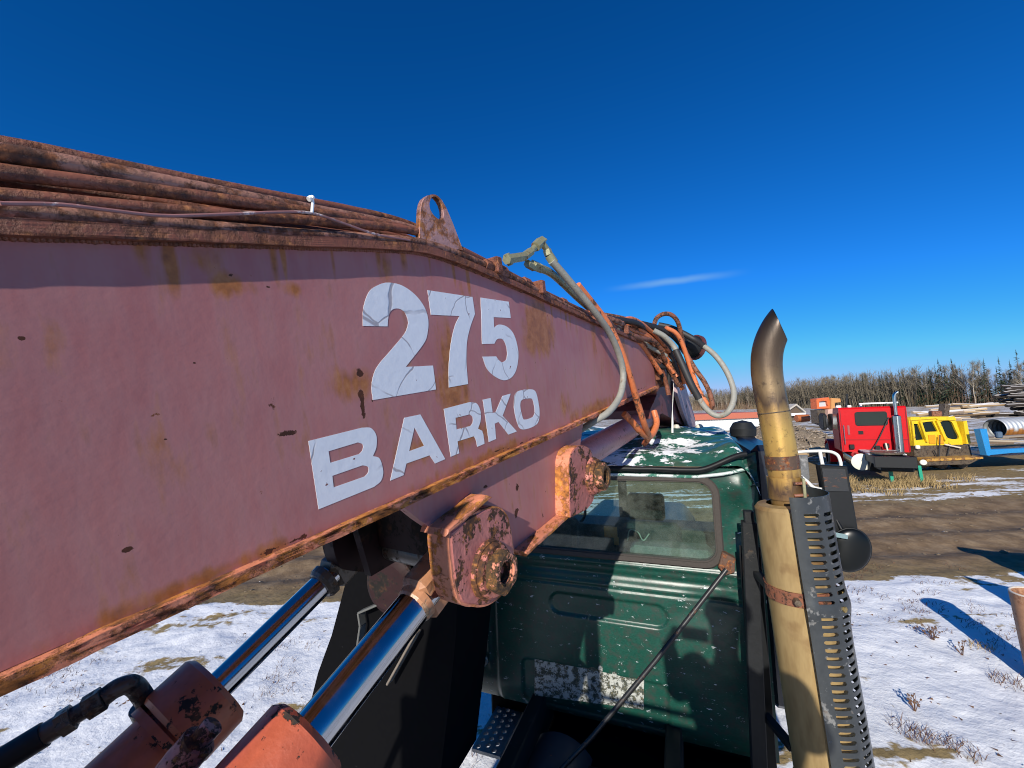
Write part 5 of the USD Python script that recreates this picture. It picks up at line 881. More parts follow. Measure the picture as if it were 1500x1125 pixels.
def place(x, loc, rz, sc):
    api = UsdGeom.Xformable(x.GetPrim()); api.ClearXformOpOrder(); 
    x_ = UsdGeom.Xform(x.GetPrim())
    for op in ('xformOp:translate', 'xformOp:rotateZ', 'xformOp:scale'):
        if x.GetPrim().HasAttribute(op): x.GetPrim().RemoveProperty(op)
    x_.AddTranslateOp().Set(Gf.Vec3d(*map(float, loc))); x_.AddRotateZOp().Set(float(rz)); x_.AddScaleOp().Set(Gf.Vec3f(*map(float, sc)))
protos = {}
def tree(kind, var, loc, rz, sc, label, group):
    nm = {'birch': 'bare_tree', 'conifer': 'conifer_tree'}[kind]
    key = (kind, var)
    if key not in protos:
        t = thing(nm, label, 'tree', group=group); tk_, cr = (bare_tree(100 + var, spread=1.2 + .25 * var) if kind == 'birch' else conifer(200 + var))
        obj('trunk', tk_, bark if kind == 'birch' else weed, t); obj('crown', cr, twig if kind == 'birch' else needle, t); protos[key] = t; place(UsdGeom.Xform(t), loc, rz, sc); return
    x = UsdGeom.Xform.Define(stage, numbered('/World', nm)); x.GetPrim().GetReferences().AddInternalReference(protos[key].GetPath()); x.GetPrim().SetInstanceable(True)
    place(x, loc, rz, sc); tag(x, label, 'tree', group)
rng = np.random.default_rng(17)
TL = [(600, 230), (900, 225), (1050, 215), (1130, 190), (1200, 160), (1300, 130), (1400, 105), (1520, 88), (1650, 80)]
# forest line across the far side of the yard, in world metres (across, along)
FL = np.array([((px_ - 750) / 600 * zc, zc) for px_, zc in TL])
seg = np.r_[0, np.cumsum(np.linalg.norm(np.diff(FL, axis=0), axis=1))]
def on_line(u_): t = u_ * seg[-1]; return np.array([np.interp(t, seg, FL[:, 0]), np.interp(t, seg, FL[:, 1])])
PXL = np.concatenate([rng.uniform(760, 1040, 30), rng.uniform(1040, 1620, 265)])
for k, u_ in enumerate(PXL):
    zq = np.interp(u_, [t[0] for t in TL], [t[1] for t in TL]); q = np.array([(u_ - 750) / 600 * zq, zq]); dpt = rng.uniform(0, 26) ** 1; p = VR * q[0] + VF * (q[1] + dpt); sc = rng.uniform(.62, 1.15) * (1.0 if q[1] > 140 else .92); con = rng.random() < (.60 if u_ > 1370 else .28)
    if con: tree('conifer', k % 3, (p[0], p[1], 0), rng.uniform(0, 360), (sc * 1.0, sc * 1.0, sc * rng.uniform(.9, 1.25)), 'dark pointed conifer among the bare trees on the horizon', 'conifers of the forest edge')
    else: tree('birch', k % 5, (p[0], p[1], 0), rng.uniform(0, 360), (sc, sc, sc * rng.uniform(.95, 1.2)), 'bare pale trunked tree of the forest edge on the horizon', 'bare trees of the forest edge')
br_v, br_f = [], []
for k in range(16000):
    q = on_line(rng.random()); dpt = rng.uniform(-9, 28); p = VR * q[0] + VF * (q[1] + dpt); h = rng.uniform(.8, 4.2) * (1 if dpt < 4 else 1.6); b = np.array([p[0], p[1], 0.]); w_ = .03 + .02 * (q[1] > 140)
    sliver(br_v, br_f, b + rng.normal(0, .4, 3) * [1, 1, 0], b + np.array([rng.normal(0, .5), rng.normal(0, .5), h]), w_, rng)
obj('brushwood', trimesh.Trimesh(np.array(br_v), np.array(br_f), process=False), usdkit.material(stage, '/World/Looks/brush', {'g': ('geometry', {}), 'n': ('noise_texture', {'scale': .12, 'detail': 4.0}), 'r': ('rgb_ramp', {'ramp': [(.3, (.12, .075, .05)), (.5, (.20, .13, .085)), (.7, (.17, .145, .07))]}), 'p': ('principled_bsdf', {'roughness': .9})}, [('g.position', 'n.vector'), ('n.fac', 'r.fac'), ('r.color', 'p.base_color')], surface='p.BSDF'), kind='stuff', label='reddish brown brush along the foot of the forest', cat='brush')
far_v, far_f = [], []
for k in range(14000):
    q = on_line(rng.random()); p = VR * q[0] + VF * (q[1] + rng.uniform(26, 60)); h = rng.uniform(5, 11.5); b = np.array([p[0], p[1], 0.])
    sliver(far_v, far_f, b, b + np.array([rng.normal(0, .7), rng.normal(0, .7), h]), .10, rng)
    for z in range(4): c = b + [rng.normal(0, .7), rng.normal(0, .7), h * rng.uniform(.45, 1)]; sliver(far_v, far_f, c, c + np.array([rng.normal(0, .6), rng.normal(0, .6), rng.uniform(.5, 1.6)]), .06, rng)
obj('far_forest', trimesh.Trimesh(np.array(far_v), np.array(far_f), process=False), twig, kind='stuff', label='grey mass of bare forest behind the first trees', cat='forest')

cf_v, cf_f = [], []
for k in range(130):
    pq = rng.uniform(1300, 1640) if rng.random() < .8 else rng.uniform(1120, 1300); zq = np.interp(pq, [t[0] for t in TL], [t[1] for t in TL]); p = VR * (pq - 750) / 600 * zq + VF * zq + VF * rng.uniform(6, 45); H_ = rng.uniform(7.0, 11.5)
    for q in range(90):
        t_ = rng.random() ** .8; z_ = H_ * (.05 + .95 * t_); L = (1 - t_) * H_ * .19 + .1; a = rng.uniform(0, 6.28); b = np.array([p[0], p[1], z_]); sliver(cf_v, cf_f, b, b + np.array([L * math.cos(a), L * math.sin(a), -L * .45]), .20 * (1.2 - t_), rng)
    sliver(cf_v, cf_f, np.array([p[0], p[1], H_ * .85]), np.array([p[0], p[1], H_ * 1.04]), .10, rng)
obj('far_conifers', trimesh.Trimesh(np.array(cf_v), np.array(cf_f), process=False), needle, kind='stuff', label='dark green conifers massed behind the bare trees', cat='forest')
sc_v, sc_f = [], []
for k in range(1500):
    p = VR * rng.uniform(-7, 7.5) + VF * rng.uniform(2.4, 7.6)
    if meshkit.noise(np.array([p[0] * 1.1, p[1] * 1.1, 3.0])) < .45: continue
    z_ = gz(*p[:2]) + .006; a = rng.uniform(0, 6.28); L = rng.uniform(.01, .05); d_ = np.array([math.cos(a), math.sin(a), rng.uniform(-.05, .3)]) * L; sliver(sc_v, sc_f, np.array([p[0], p[1], z_]), np.array([p[0], p[1], z_]) + d_, rng.uniform(.003, .012), rng)
obj('bark_scraps', trimesh.Trimesh(np.array(sc_v), np.array(sc_f), process=False), weed, kind='stuff', label='small dark bark scraps scattered on the snow', cat='debris')

# ================================================================ yard: vehicles, piles, buildings
def Kp(m, pts, s, t0, t1, cham=0.0): return m.prism(pts, VF * s, VR, (0, 0, 1), -VF, t0, t1, cham)
def KP(q, s, off=0.0): return VR * q[0] + VF * (s - off) + np.array([0, 0, q[1]])
# red truck
RED = paint('red_truck_paint', (.46, .003, .007), amt=.9, scale=4, rough=.4, var=.05, bump=.05, spec=.2)
DARKRED = RED
hd = math.radians(8.0); RF, RR_ = np.array([math.sin(hd), math.cos(hd), 0]), np.array([math.cos(hd), -math.sin(hd), 0])
rt0 = np.array((5.5357, 18.6622, 0.9197)) ; rt0[2] = 0; rt0 = rt0 + RR_ * .94
rt = thing('red_truck', 'bright red day cab truck with bare frame, chrome stack and cream tank end', 'truck', loc=tuple(rt0), rotz=-8.0)
glassd = usdkit.material(stage, '/World/Looks/dark_window', {'p': ('principled_bsdf', {'base_color': (.008, .016, .014), 'roughness': .12, 'specular_ior_level': .2})}, [], surface='p.BSDF')
chr_ = plain('chrome_stack', (.42, .46, .45), rough=.16, metallic=1.0)
cbody = MB(); cbody.prism([(0, .93), (1.55, .93), (1.62, 1.55), (1.30, 2.36), (1.15, 2.52), (.05, 2.54), (0, 2.48)], (0, 0, 0), (0, 1, 0), (0, 0, 1), (1, 0, 0), -.94, .94, .03)
obj('cab', cbody, RED, rt)
obj('rear_window', MB().prism(rrect(-.46, .38, 1.90, 2.34, .06), (0, 0, 0), (1, 0, 0), (0, 0, 1), (0, -1, 0), 0, .012), glassd, rt)
obj('window_rim', MB().prism(rrect(-.49, .41, 1.87, 2.37, .08).difference(rrect(-.455, .375, 1.905, 2.335, .06)), (0, 0, 0), (1, 0, 0), (0, 0, 1), (0, -1, 0), 0, .018), M['dark_trim'], rt)
obj('vent', MB().box((-.70, -.012, 1.72), (.06, .02, .34)), plain('vent_grey', (.25, .05, .05)), rt)
obj('panel_seam', MB().box((0, -.004, 1.36), (1.8, .008, .014)), M['dark_trim'], rt)
for x in (-.90, .90): obj('corner_seam', MB().box((x, -.004, 1.7), (.012, .008, 1.5)), M['dark_trim'], rt)
obj('grab_rail', MB().tube([(-.84, -.06, 1.2), (-.84, -.06, 1.9)], .014, 8), chr_, rt)
obj('fifth_wheel', MB().lathe((0, -1.35, 1.02), (0, 0, 1), [(0, .42), (.05, .42), (.06, .38), (.06, 0)], 20), M['oily'], rt)
for x, z in ((-.66, 1.12), (.30, 1.16), (.05, 1.08)): obj('line_box', MB().box((x, -.06, z), (.14, .1, .16), None, .01), M['dark_trim'], rt)
obj('badge', MB().box((-.36, -.008, 1.62), (.14, .012, .12)), M['dark_trim'], rt)
for x in (-.945, .945):
    obj('door', MB().prism([(.22, 1.0), (1.38, 1.0), (1.42, 1.62), (1.16, 2.34), (.22, 2.34)], (x, 0, 0), (0, 1, 0), (0, 0, 1), (np.sign(x), 0, 0), 0, .012), DARKRED, rt)
    obj('door_window', MB().prism([(.32, 1.72), (1.28, 1.72), (1.08, 2.28), (.32, 2.28)], (x, 0, 0), (0, 1, 0), (0, 0, 1), (np.sign(x), 0, 0), .01, .02), glassd, rt)
    obj('side_mirror', rbox((x * 1.28, 1.45, 2.0), (.10, .12, .55), .03), M['dark_trim'], rt)
    obj('fender', MB().prism(Polygon([(2.55 + .66 * math.cos(t), .55 + .66 * math.sin(t)) for t in np.linspace(-.05, math.pi + .35, 18)] + [(2.55 + .60 * math.cos(t), .55 + .60 * math.sin(t)) for t in np.linspace(math.pi + .35, -.05, 18)]).buffer(.0), (x, 0, 0), (0, 1, 0), (0, 0, 1), (np.sign(x), 0, 0), -.30, .12), RED, rt)
    wh = obj('wheel', MB().lathe((x - .14, 2.55, .52), (1, 0, 0), [(0, .28), (0, .46), (.04, .52), (.24, .52), (.28, .46), (.28, .28)], 28), M['black_rubber'], rt, smooth=35)
    obj('rim', MB().lathe((x - .10, 2.55, .52), (1, 0, 0), [(0, 0), (0, .28), (.2, .28), (.2, 0)], 20), chr_, wh, smooth=35)
obj('hood', MB().prism([(1.6, 1.0), (3.3, .95), (3.35, 1.45), (3.2, 1.58), (1.6, 1.72)], (0, 0, 0), (0, 1, 0), (0, 0, 1), (1, 0, 0), -.62, .62, .04), RED, rt)
for x in (-.42, .42): obj('frame_rail', MB().box((x, -.75, .86), (.08, 3.0, .24)), M['black_steel'], rt)
obj('frame_top', MB().box((0, -.6, 1.0), (.95, 1.7, .03)), paint('snowy_plate', (.08, .08, .075), amt=.45, scale=3, chip=((.3, .3, .28), (.5, .5, .5), (.6, .6, .6))), rt)
obj('cross_member', MB().box((0, -2.2, .84), (1.0, .14, .34), None, .01), M['black_steel'], rt)
obj('tail_lamp', MB().lathe((.62, -2.28, .86), (0, -1, 0), [(0, .08), (.02, .085), (.04, .07), (.04, 0)], 16), plain('cream_disc', (.62, .60, .50), rough=.4), rt, smooth=35)
tkm = MB().lathe((-.56, -.80, .66), (0, 1, 0), [(0, .27), (.0, .28), (1.4, .28), (1.4, 0)], 32); obj('fuel_tank', tkm, chr_, rt, smooth=35)
obj('tank_end', MB().lathe((-.56, -.80, .66), (0, -1, 0), [(-.02, .285), (.012, .285), (.022, .26), (.028, .15), (.03, 0)], 32), plain('cream_tank', (.66, .64, .52), rough=.45), rt, smooth=35)
obj('battery_box', MB().box((-.15, -.75, .62), (.5, .5, .5), None, .02), M['dark_trim'], rt)
obj('rear_gear', MB().box((.1, -1.5, .66), (.8, .9, .30), None, .03), M['black_steel'], rt)
obj('exhaust_muffler', MB().lathe((.60, -.20, .78), (0, 0, 1), [(0, .06), (.10, .065), (.14, .125), (1.42, .125), (1.46, .06)], 28), chr_, rt, smooth=35)
obj('exhaust_pipe', MB().tube(spline([(.60, -.2, 2.2), (.60, -.2, 2.62), (.605, -.2, 2.86), (.64, -.2, 2.97), (.72, -.2, 3.03)], 6), .052, 14), chr_, rt, smooth=True)
obj('air_line', MB().tube(spline([(.44, -.03, 2.15), (.25, -.12, 1.75), (.0, -.2, 1.25), (-.22, -.35, .98)], 6), .018, 8), M['black_rubber'], rt, smooth=True)
obj('grab_post', MB().tube([(.26, -.35, .95), (.22, -.35, 1.28)], .025, 8), plain('cream_post', (.6, .56, .42)), rt)
for x, w_ in ((-.78, .16), (-.45, .12), (-.10, .06)): obj('roof_lamp', rbox((x, 1.0, 2.57), (w_, .12, .10), .02), plain('white_lamp_%d' % int(-x * 100), (.7, .7, .66)), rt)
obj('roof_bar', MB().box((.35, .7, 2.66), (1.1, .05, .05)), plain('white_bar', (.7, .7, .68)), rt)
for k, (a, b) in enumerate((((12.1587, 0.6882), (12.1854, 0.0959)), ((13.1049, 0.6067), (13.1483, -0.0076)))):
    lg = thing('green_stand', ('left' if k == 0 else 'right') + ' green steel stand under the tail of the red truck', 'stand', loc=tuple(KP(b, 13.5)))
    obj('leg', MB().beam((0, 0, 0), tuple(KP(a, 13.5) - KP(b, 13.5)), .085, .085, (0, 1, 0)), plain('green_paint_%d' % k, (.015, .28, .17), rough=.4), lg); obj('foot', MB().box((0, 0, .01), (.16, .16, .02)), M['black_steel'], lg)
# yellow machine
YEL = paint('yellow_paint', (.70, .47, .015), amt=.64, scale=5, edge=.03, rough=.4, chip=((.05, .03, .02), (.2, .09, .03), (.4, .2, .06)))
YO = plain('orange_yellow', (.62, .28, .012), rough=.45)
SY = 16.0
ym = thing('yellow_skidder', 'yellow forestry machine with caged cab windows, parked right of the red truck', 'forestry machine', loc=tuple(KP((16.6605, -0.0614), SY)))
YO0 = KP((16.6605, -0.0614), SY)
def yobj(name, m, mat, **k):
    m = m.get() if isinstance(m, MB) else m; m.vertices = np.asarray(m.vertices) - YO0; return obj(name, m, mat, ym, **k)
hullp = [(15.3326, 2.0087), (17.0519, 1.9663), (17.1484, 1.8832), (17.3748, 0.8749), (15.5822, 0.8939), (15.3841, 0.7710)]
w1 = [(15.4947, 1.7909), (15.6794, 1.7836), (15.8503, 1.1715), (15.5054, 1.1590)]; w2 = [(15.7907, 1.8319), (16.2451, 1.8665), (16.4119, 1.4645), (15.8821, 1.4593)]; w3 = spline([(16.5325, 1.8286), (16.7231, 1.8738), (16.9810, 1.8107), (17.1028, 1.4895), (17.1980, 1.1703), (16.9056, 1.1557), (16.7304, 1.2414), (16.6316, 1.5346), (16.5325, 1.8286)], 4)
hp_ = Polygon(hullp)
for q in (w1, w2, w3): hp_ = hp_.difference(Polygon(q).buffer(0))
yobj('cab', Kp(MB(), hp_, SY, -1.5, 0, .0), YEL)
for q in (w1, w2, w3): yobj('window', Kp(MB(), Polygon(q).buffer(.02), SY, -.10, -.06), glassd)
yobj('roof', Kp(MB(), [(15.3647, 2.0603), (17.0580, 2.0190), (17.1220, 1.8842), (16.4064, 1.8865), (16.3625, 1.9675), (15.3505, 1.9287)], SY, -1.6, .05), YEL)
for a, b in (((15.7173, 1.8876), (15.8943, 1.0911)), ((16.3537, 1.8886), (16.6103, 1.1150)), ((15.4005, 1.9003), (15.4075, 0.7439))): yobj('guard_bar', MB().beam(KP(a, SY, .05), KP(b, SY, .05), .07, .07), YEL)
yobj('side_post', Kp(MB(), [(17.2742, 1.8253), (17.4092, 1.8463), (17.4659, 0.9760), (17.3051, 0.9562)], SY, -.3, .15), YEL)
for q in ([(16.0022, 1.3493), (16.2655, 1.3388), (16.2537, 0.9981), (16.0171, 1.0075)], [(16.3708, 1.3346), (16.5288, 1.3283), (16.5692, 0.9855), (16.3589, 0.9939)]): yobj('engine_door', Kp(MB(), q, SY, -.1, .03), YO)
yobj('chassis', Kp(MB(), [(15.3250, 0.9565), (17.4598, 0.9238), (17.5127, 0.4773), (15.7231, 0.4963), (15.3090, 0.5650)], SY, -1.6, .1), M['oily'])
for px_ in (1350, 1372, 1398):
    pass
for c in ((15.7060, 0.3406), (16.3846, 0.2876), (17.1737, 0.2823)): yobj('track_roller', MB().lathe(KP(c, SY, -.3), -VF, [(0, 0), (0, .25), (.35, .25), (.35, 0)], 20), M['oily'])
yobj('blade_plate', Kp(MB(), [(15.2038, 0.5316), (17.3072, 0.5232), (17.2982, 0.4483), (15.2180, 0.4307)], 15.4, -1.1, .05), paint('rust_yellow_plate', (.45, .25, .05), amt=.5, scale=6, chip=((.05, .03, .015), (.2, .09, .03), (.4, .2, .05))))
yobj('blade_wall', Kp(MB(), [(15.2180, 0.4307), (17.2478, 0.4503), (16.8206, 0.2668), (15.2014, 0.2810)], 15.4, -1.0, .0), M['oily'])
for a, b in (((16.2685, 1.3441), (16.1520, 0.5419)), ((16.6167, 0.9805), (16.4637, 0.5505)), ((15.9718, 0.7751), (16.0947, 0.4884))): yobj('hydraulic_line', MB().tube([KP(a, 15.8), KP(b, 15.8)], .02, 8), M['black_rubber'])
yobj('lamp', rbox(KP((15.3614, 0.9194), 15.8), (.14, .12, .14), .03), plain('skid_lamp', (.7, .66, .55)))
yobj('push_bar', MB().beam(KP((16.4111, 0.9810), 15.8), KP((16.9930, 0.8286), 15.8), .05, .05), plain('bare_bar', (.55, .48, .38)))
yobj('exhaust_box', rbox(KP((16.9976, 2.1256), 16.6), (.32, .3, .22), .03), M['hose_tar'])
yobj('lifting_arm', MB().beam(KP((17.6969, 1.9279), 17.0), KP((17.8448, 2.4850), 17.0), .26, .2), M['oily'])
# blue trailer frame
BLUE = paint('blue_steel', (.02, .21, .48), amt=.68, scale=6, rough=.4)
SB = 15.2
bf = thing('blue_frame', 'bright blue L-shaped steel frame at the right edge, beside the yellow machine', 'steel frame', loc=tuple(KP((17.3843, 0.5662), SB))); BF0 = KP((17.3843, 0.5662), SB)
def bobj(name, m, mat): m = m.get(); m.vertices = np.asarray(m.vertices) - BF0; return obj(name, m, mat, bf)
bobj('upright', Kp(MB(), [(17.1514, 1.5464), (17.4047, 1.5613), (17.4582, 0.7617), (17.3843, 0.5662), (17.2877, 0.5949)], SB, -.22, 0, .01), BLUE)
bobj('beam', Kp(MB(), [(17.4113, 0.7884), (18.6639, 0.7882), (20.1756, 0.8523), (20.1491, 0.6546), (18.1437, 0.6352), (17.3873, 0.5909)], SB, -.22, -.01, .01), BLUE)
bobj('deck_sheet', MB().grid(np.array([[KP((17.4341, 0.5643), SB) + [0, 0, -.02], KP((17.4341, 0.5643), SB) + VF * 2.2], [KP((21.1450, 0.6150), SB) + [0, 0, -.02], KP((21.1450, 0.6150), SB) + VF * 2.2]])), M['oily'])
bobj('hook', rbox(KP((18.2709, 1.2803), 15.6), (.18, .16, .24), .04), plain('dull_blue', (.06, .10, .15)))
for k, (a, b) in enumerate((((19.5338, 1.0429), (21.7864, 1.0925)), ((19.1122, 0.9478), (21.2313, 0.8089)), ((19.1319, 1.0062), (20.1398, 1.0231)), ((18.4286, 0.8590), (20.3224, 0.8098)))):
    t = thing('timber', ['grey weathered timber behind the blue frame, topmost', 'pale timber lying just above the blue beam', 'short grey timber left of the blue upright', 'brown timber lying directly behind the blue beam'][k], 'timber', loc=tuple(KP(a, 17))); d_ = KP(b, 17 - .2 * k) - KP(a, 17 - .2 * k)
    obj('timber_beam', MB().beam((0, 0, 0), tuple(d_), .3, .07), plain('timber_%d' % k, [(.25, .2, .15), (.36, .30, .22), (.2, .17, .13), (.16, .11, .07)][k], rough=.85), t)
# corrugated culvert
SCV = 19.0
cv = thing('culvert_pipe', 'corrugated galvanised culvert pipe with rusty lower half, lying at the right edge', 'pipe'); c0 = KP((22.0998, 1.2254), SCV); rr_ = .44
culv = usdkit.material(stage, '/World/Looks/galvanised_rust', {'g': ('geometry', {}), 's': ('separate_xyz', {}), 'n': ('noise_texture', {'scale': 4.0, 'detail': 6.0}), 'a': ('math', {'math_type': 'multiply_add', 'value2': .5}), 'r': ('map_range', {'from_min': c0[2] + .26, 'from_max': c0[2] + .12, 'clamp': True}), 'c': ('mix_color', {'a': (.50, .52, .53), 'b': (.40, .17, .045)}), 'p': ('principled_bsdf', {'metallic': .5, 'roughness': .45})}, [('g.position', 's.vector'), ('g.position', 'n.vector'), ('n.fac', 'a.value1'), ('s.z', 'a.value3'), ('a.value', 'r.value'), ('r.result', 'c.fac'), ('c.result', 'p.base_color')], surface='p.BSDF')
prf = [(h, rr_ + .025 * math.sin(h * 2 * math.pi / .24)) for h in np.arange(0, 6, .02)]
obj('wall', MB().lathe(c0, VR + .10 * VF, prf, 40), culv, cv, smooth=True); obj('inside', MB().lathe(c0, VR + .10 * VF, [(h, r - .015) for h, r in prf[:200]][::-1], 40), plain('dull_zinc', (.25, .26, .26), metallic=.4), cv, smooth=True)
# log piles
snowlog = usdkit.material(stage, '/World/Looks/snowy_log', {'g': ('geometry', {}), 's': ('separate_xyz', {}), 'oi': ('object_info', {}), 'n': ('noise_texture', {'scale': 5.0, 'detail': 5.0}), 'r': ('rgb_ramp', {'ramp': [(0, (.10, .065, .04)), (.35, (.30, .20, .10)), (.7, (.42, .32, .2)), (1, (.2, .15, .11))]}), 'sep': ('separate_xyz', {}), 'a': ('math', {'math_type': 'multiply_add', 'value2': .7}), 'm': ('map_range', {'from_min': .98, 'from_max': 1.1, 'clamp': True}), 'c': ('mix_color', {'b': (.72, .72, .72)}), 'p': ('principled_bsdf', {'roughness': .85})},
    [('g.position', 'n.vector'), ('oi.random', 'r.fac'), ('g.normal', 'sep.vector'), ('n.fac', 'a.value1'), ('sep.z', 'a.value3'), ('a.value', 'm.value'), ('r.color', 'c.a'), ('m.result', 'c.fac'), ('c.result', 'p.base_color')], surface='p.BSDF')
darklog = usdkit.material(stage, '/World/Looks/dark_log', {'g': ('geometry', {}), 'n': ('noise_texture', {'scale': 5.0, 'detail': 5.0}), 'sep': ('separate_xyz', {}), 'a': ('math', {'math_type': 'multiply_add', 'value2': .9}), 'm': ('map_range', {'from_min': 1.18, 'from_max': 1.28, 'clamp': True}), 'c': ('mix_color', {'a': (.025, .018, .013), 'b': (.62, .58, .54)}), 'p': ('principled_bsdf', {'roughness': .85})},
    [('g.position', 'n.vector'), ('g.normal', 'sep.vector'), ('n.fac', 'a.value1'), ('sep.z', 'a.value3'), ('a.value', 'm.value'), ('m.result', 'c.fac'), ('c.result', 'p.base_color')], surface='p.BSDF')
def logpile(label, px0, px1, s, rows, along, r, mat, seed, base=0.0, wob=.15):
    rg = np.random.default_rng(seed); x0, x1 = (px0 - 750) / 600 * s, (px1 - 750) / 600 * s; c0_ = VR * (x0 + x1) / 2 + VF * s
    t = thing('log_pile', label, 'log pile', loc=tuple(c0_))
    for i, n in enumerate(rows):
        for j in range(n):
            rr = r * rg.uniform(.7, 1.2); z = base + r + i * r * 1.7 + rg.normal(0, .03)
            if along == 'across':
                L = (x1 - x0) * rg.uniform(.25, .6); xc = rg.uniform(-(x1 - x0) / 2 + L / 2, (x1 - x0) / 2 - L / 2); y = (j - n / 2) * r * 1.9
                a, b = VR * (xc - L / 2) + VF * y + [0, 0, z + rg.normal(0, wob)], VR * (xc + L / 2) + VF * (y + rg.normal(0, .2)) + [0, 0, z + rg.normal(0, wob)]
            else:
                xc = (j - (n - 1) / 2) * r * 2.05 + rg.normal(0, .04); a, b = VR * xc + VF * (-2.2 + rg.normal(0, .25)) + [0, 0, z], VR * (xc + rg.normal(0, .3)) + VF * 2.2 + [0, 0, z + rg.normal(0, .1)]
            obj('log', MB().tube([a, b], [rr, rr * .85], 8), mat, t, smooth=40)
logpile('low pile of pale snow-dusted logs lying lengthwise behind the yellow machine', 1335, 1465, 50, [4, 4, 4, 3, 3, 2], 'across', .17, snowlog, 3)
logpile('second low pile of snow-dusted logs, further left and nearer the red truck', 1315, 1400, 46, [4, 4, 3, 3], 'across', .18, snowlog, 4)
logpile('tall dark log stack with white log tops at the right edge', 1452, 1560, 50, [6, 6, 6, 6, 5, 5, 5, 4, 4, 3, 3], 'across', .20, darklog, 5)
# heap of bark and broken wood
hp0 = np.array((6.2385, 25.5479, 0.0000)); hp0 = hp0 + VF * 2.2
hm = thing('debris_heap', 'heap of grey brown bark and broken wood beside the exhaust stack', 'heap', loc=tuple(hp0)); rg = np.random.default_rng(8)
A_, R_ = np.meshgrid(np.linspace(0, 2 * np.pi, 60), np.linspace(0, 1, 26), indexing='ij'); hx, hy = R_ * 3.4 * np.cos(A_), R_ * 2.6 * np.sin(A_); Pq = np.stack([hx, hy, 0 * hx], -1)
hz = 1.75 * np.clip(1 - R_ ** 1.5, 0, 1) * (.7 + .6 * meshkit.fbm(Pq * .8, 3, 3)) + .25 * (meshkit.fbm(Pq * 4, 3, 4) - .5) * (R_ < .95)
hmat = paint('bark_heap', (.15, .115, .08), amt=.58, scale=3.5, fine=20, rough=.95, bump=1.0, var=.5, chip=((.03, .022, .016), (.2, .16, .11), (.4, .36, .3)))
obj('heap', MB().grid(np.stack([hx, hy, hz - .05], -1)), hmat, hm, smooth=True)
bits = MB()
for k in range(420):
    a, r_ = rg.uniform(0, 6.28), math.sqrt(rg.random()) * .95; x, y = r_ * 3.4 * math.cos(a), r_ * 2.6 * math.sin(a); z = float(np.interp(r_, R_[0], hz[int(a / 6.2832 * 59)])); d_ = rg.normal(size=3) * [1, 1, .35]; d_ = unit(d_) * rg.uniform(.08, .35); bits.tube([np.array([x, y, z]) - d_, np.array([x, y, z + .03]) + d_], rg.uniform(.015, .05), 4)
obj('broken_wood', bits, paint('broken_wood', (.24, .19, .14), amt=.55, scale=1.5, var=.5, rough=.9, chip=((.05, .04, .03), (.3, .22, .14), (.6, .55, .48))), hm, kind='stuff')
lg_ = thing('log', 'pale peeled log lying at the foot of the debris heap', 'log'); obj('log_body', MB().tube([KP((12.6899, 0.3549), 19) , KP((15.0997, 0.5138), 20)], [.22, .16], 12), plain('peeled_log', (.42, .30, .17), rough=.85), lg_, smooth=40)
# far sheds and machines
shed = thing('metal_shed', 'low white corrugated shed with red roof edge beyond the cab roof', 'shed', loc=tuple(KP((22.8152, -0.7069), 45))); SH0 = KP((22.8152, -0.7069), 45)
def sobj(name, m, mat): m = m.get(); m.vertices = np.asarray(m.vertices) - SH0; return obj(name, m, mat, shed)
wl0, wl1 = (17.7654, -0.5054)[0], (26.8230, -0.8668)[0]; zt = (24.4565, 1.2310)[1]
sobj('wall', Kp(MB(), sbox(wl0, 0, wl1, zt), 45, -7, 0), plain('white_siding', (.68, .72, .70), rough=.5))
for x in np.arange(wl0 + .1, wl1, .3): sobj('siding_rib', Kp(MB(), sbox(x, 0, x + .06, zt), 45, -.01, .03), plain('white_rib', (.70, .74, .72)) if x < wl0 + .2 else '/World/Looks/white_rib')
sobj('roof_edge', Kp(MB(), [(wl0 - .2, zt + .002), (wl1 + .2, zt + .002), (wl1 + .2, zt + .62), (wl0 - .2, zt + .62)], 45, -7.3, .3), plain('red_roof', (.42, .12, .07), rough=.6))
bx = thing('cargo_container', 'orange box body with blue door beyond the cab roof, left of the white shed', 'container', loc=tuple(KP((14.6688, -0.0878), 40))); BX0 = KP((14.6688, -0.0878), 40)
def xobj(name, m, mat): m = m.get(); m.vertices = np.asarray(m.vertices) - BX0; return obj(name, m, mat, bx)
x0 = (13.5460, -0.0430)[0]; xobj('body', Kp(MB(), sbox(x0, 0, x0 + 1.9, (14.4640, 1.8345)[1]), 40, -2.5, 0, .02), plain('orange_body', (.50, .13, .04)))
xobj('door', Kp(MB(), sbox(x0 + .95, .1, x0 + 1.5, (14.4423, 1.5044)[1]), 40, 0, .04), plain('blue_door', (.10, .25, .42))); xobj('lintel', Kp(MB(), sbox(x0 - .05, (14.4640, 1.8345)[1] + .003, x0 + 1.95, (14.4857, 2.1650)[1]), 40, -2.5, .05), plain('grey_lintel', (.45, .47, .47)))
hs_ = thing('cabin', 'small brown cabin with snowy gable roof behind the exhaust stack', 'cabin', loc=tuple(KP((41.3237, 0.1442), 60))); HS0 = KP((41.3237, 0.1442), 60)
def hobj(name, m, mat): m = m.get(); m.vertices = np.asarray(m.vertices) - HS0; return obj(name, m, mat, hs_)
hobj('wall', Kp(MB(), [((39.6156, 1.1059)[0], 0), ((42.1968, 1.0025)[0], 0), (42.2234, 1.2997), (41.1105, 2.2401), (39.6413, 1.4031)], 60, -4, 0), plain('brown_boards', (.10, .07, .045)))
hobj('roof', Kp(MB(), [(39.4256, 1.2129), (41.1105, 2.2401), (42.4042, 1.0936), (42.4220, 1.2917), (41.1324, 2.4884), (39.4512, 1.5102)], 60, -4.3, .4), plain('frosted_roof', (.42, .38, .32)))
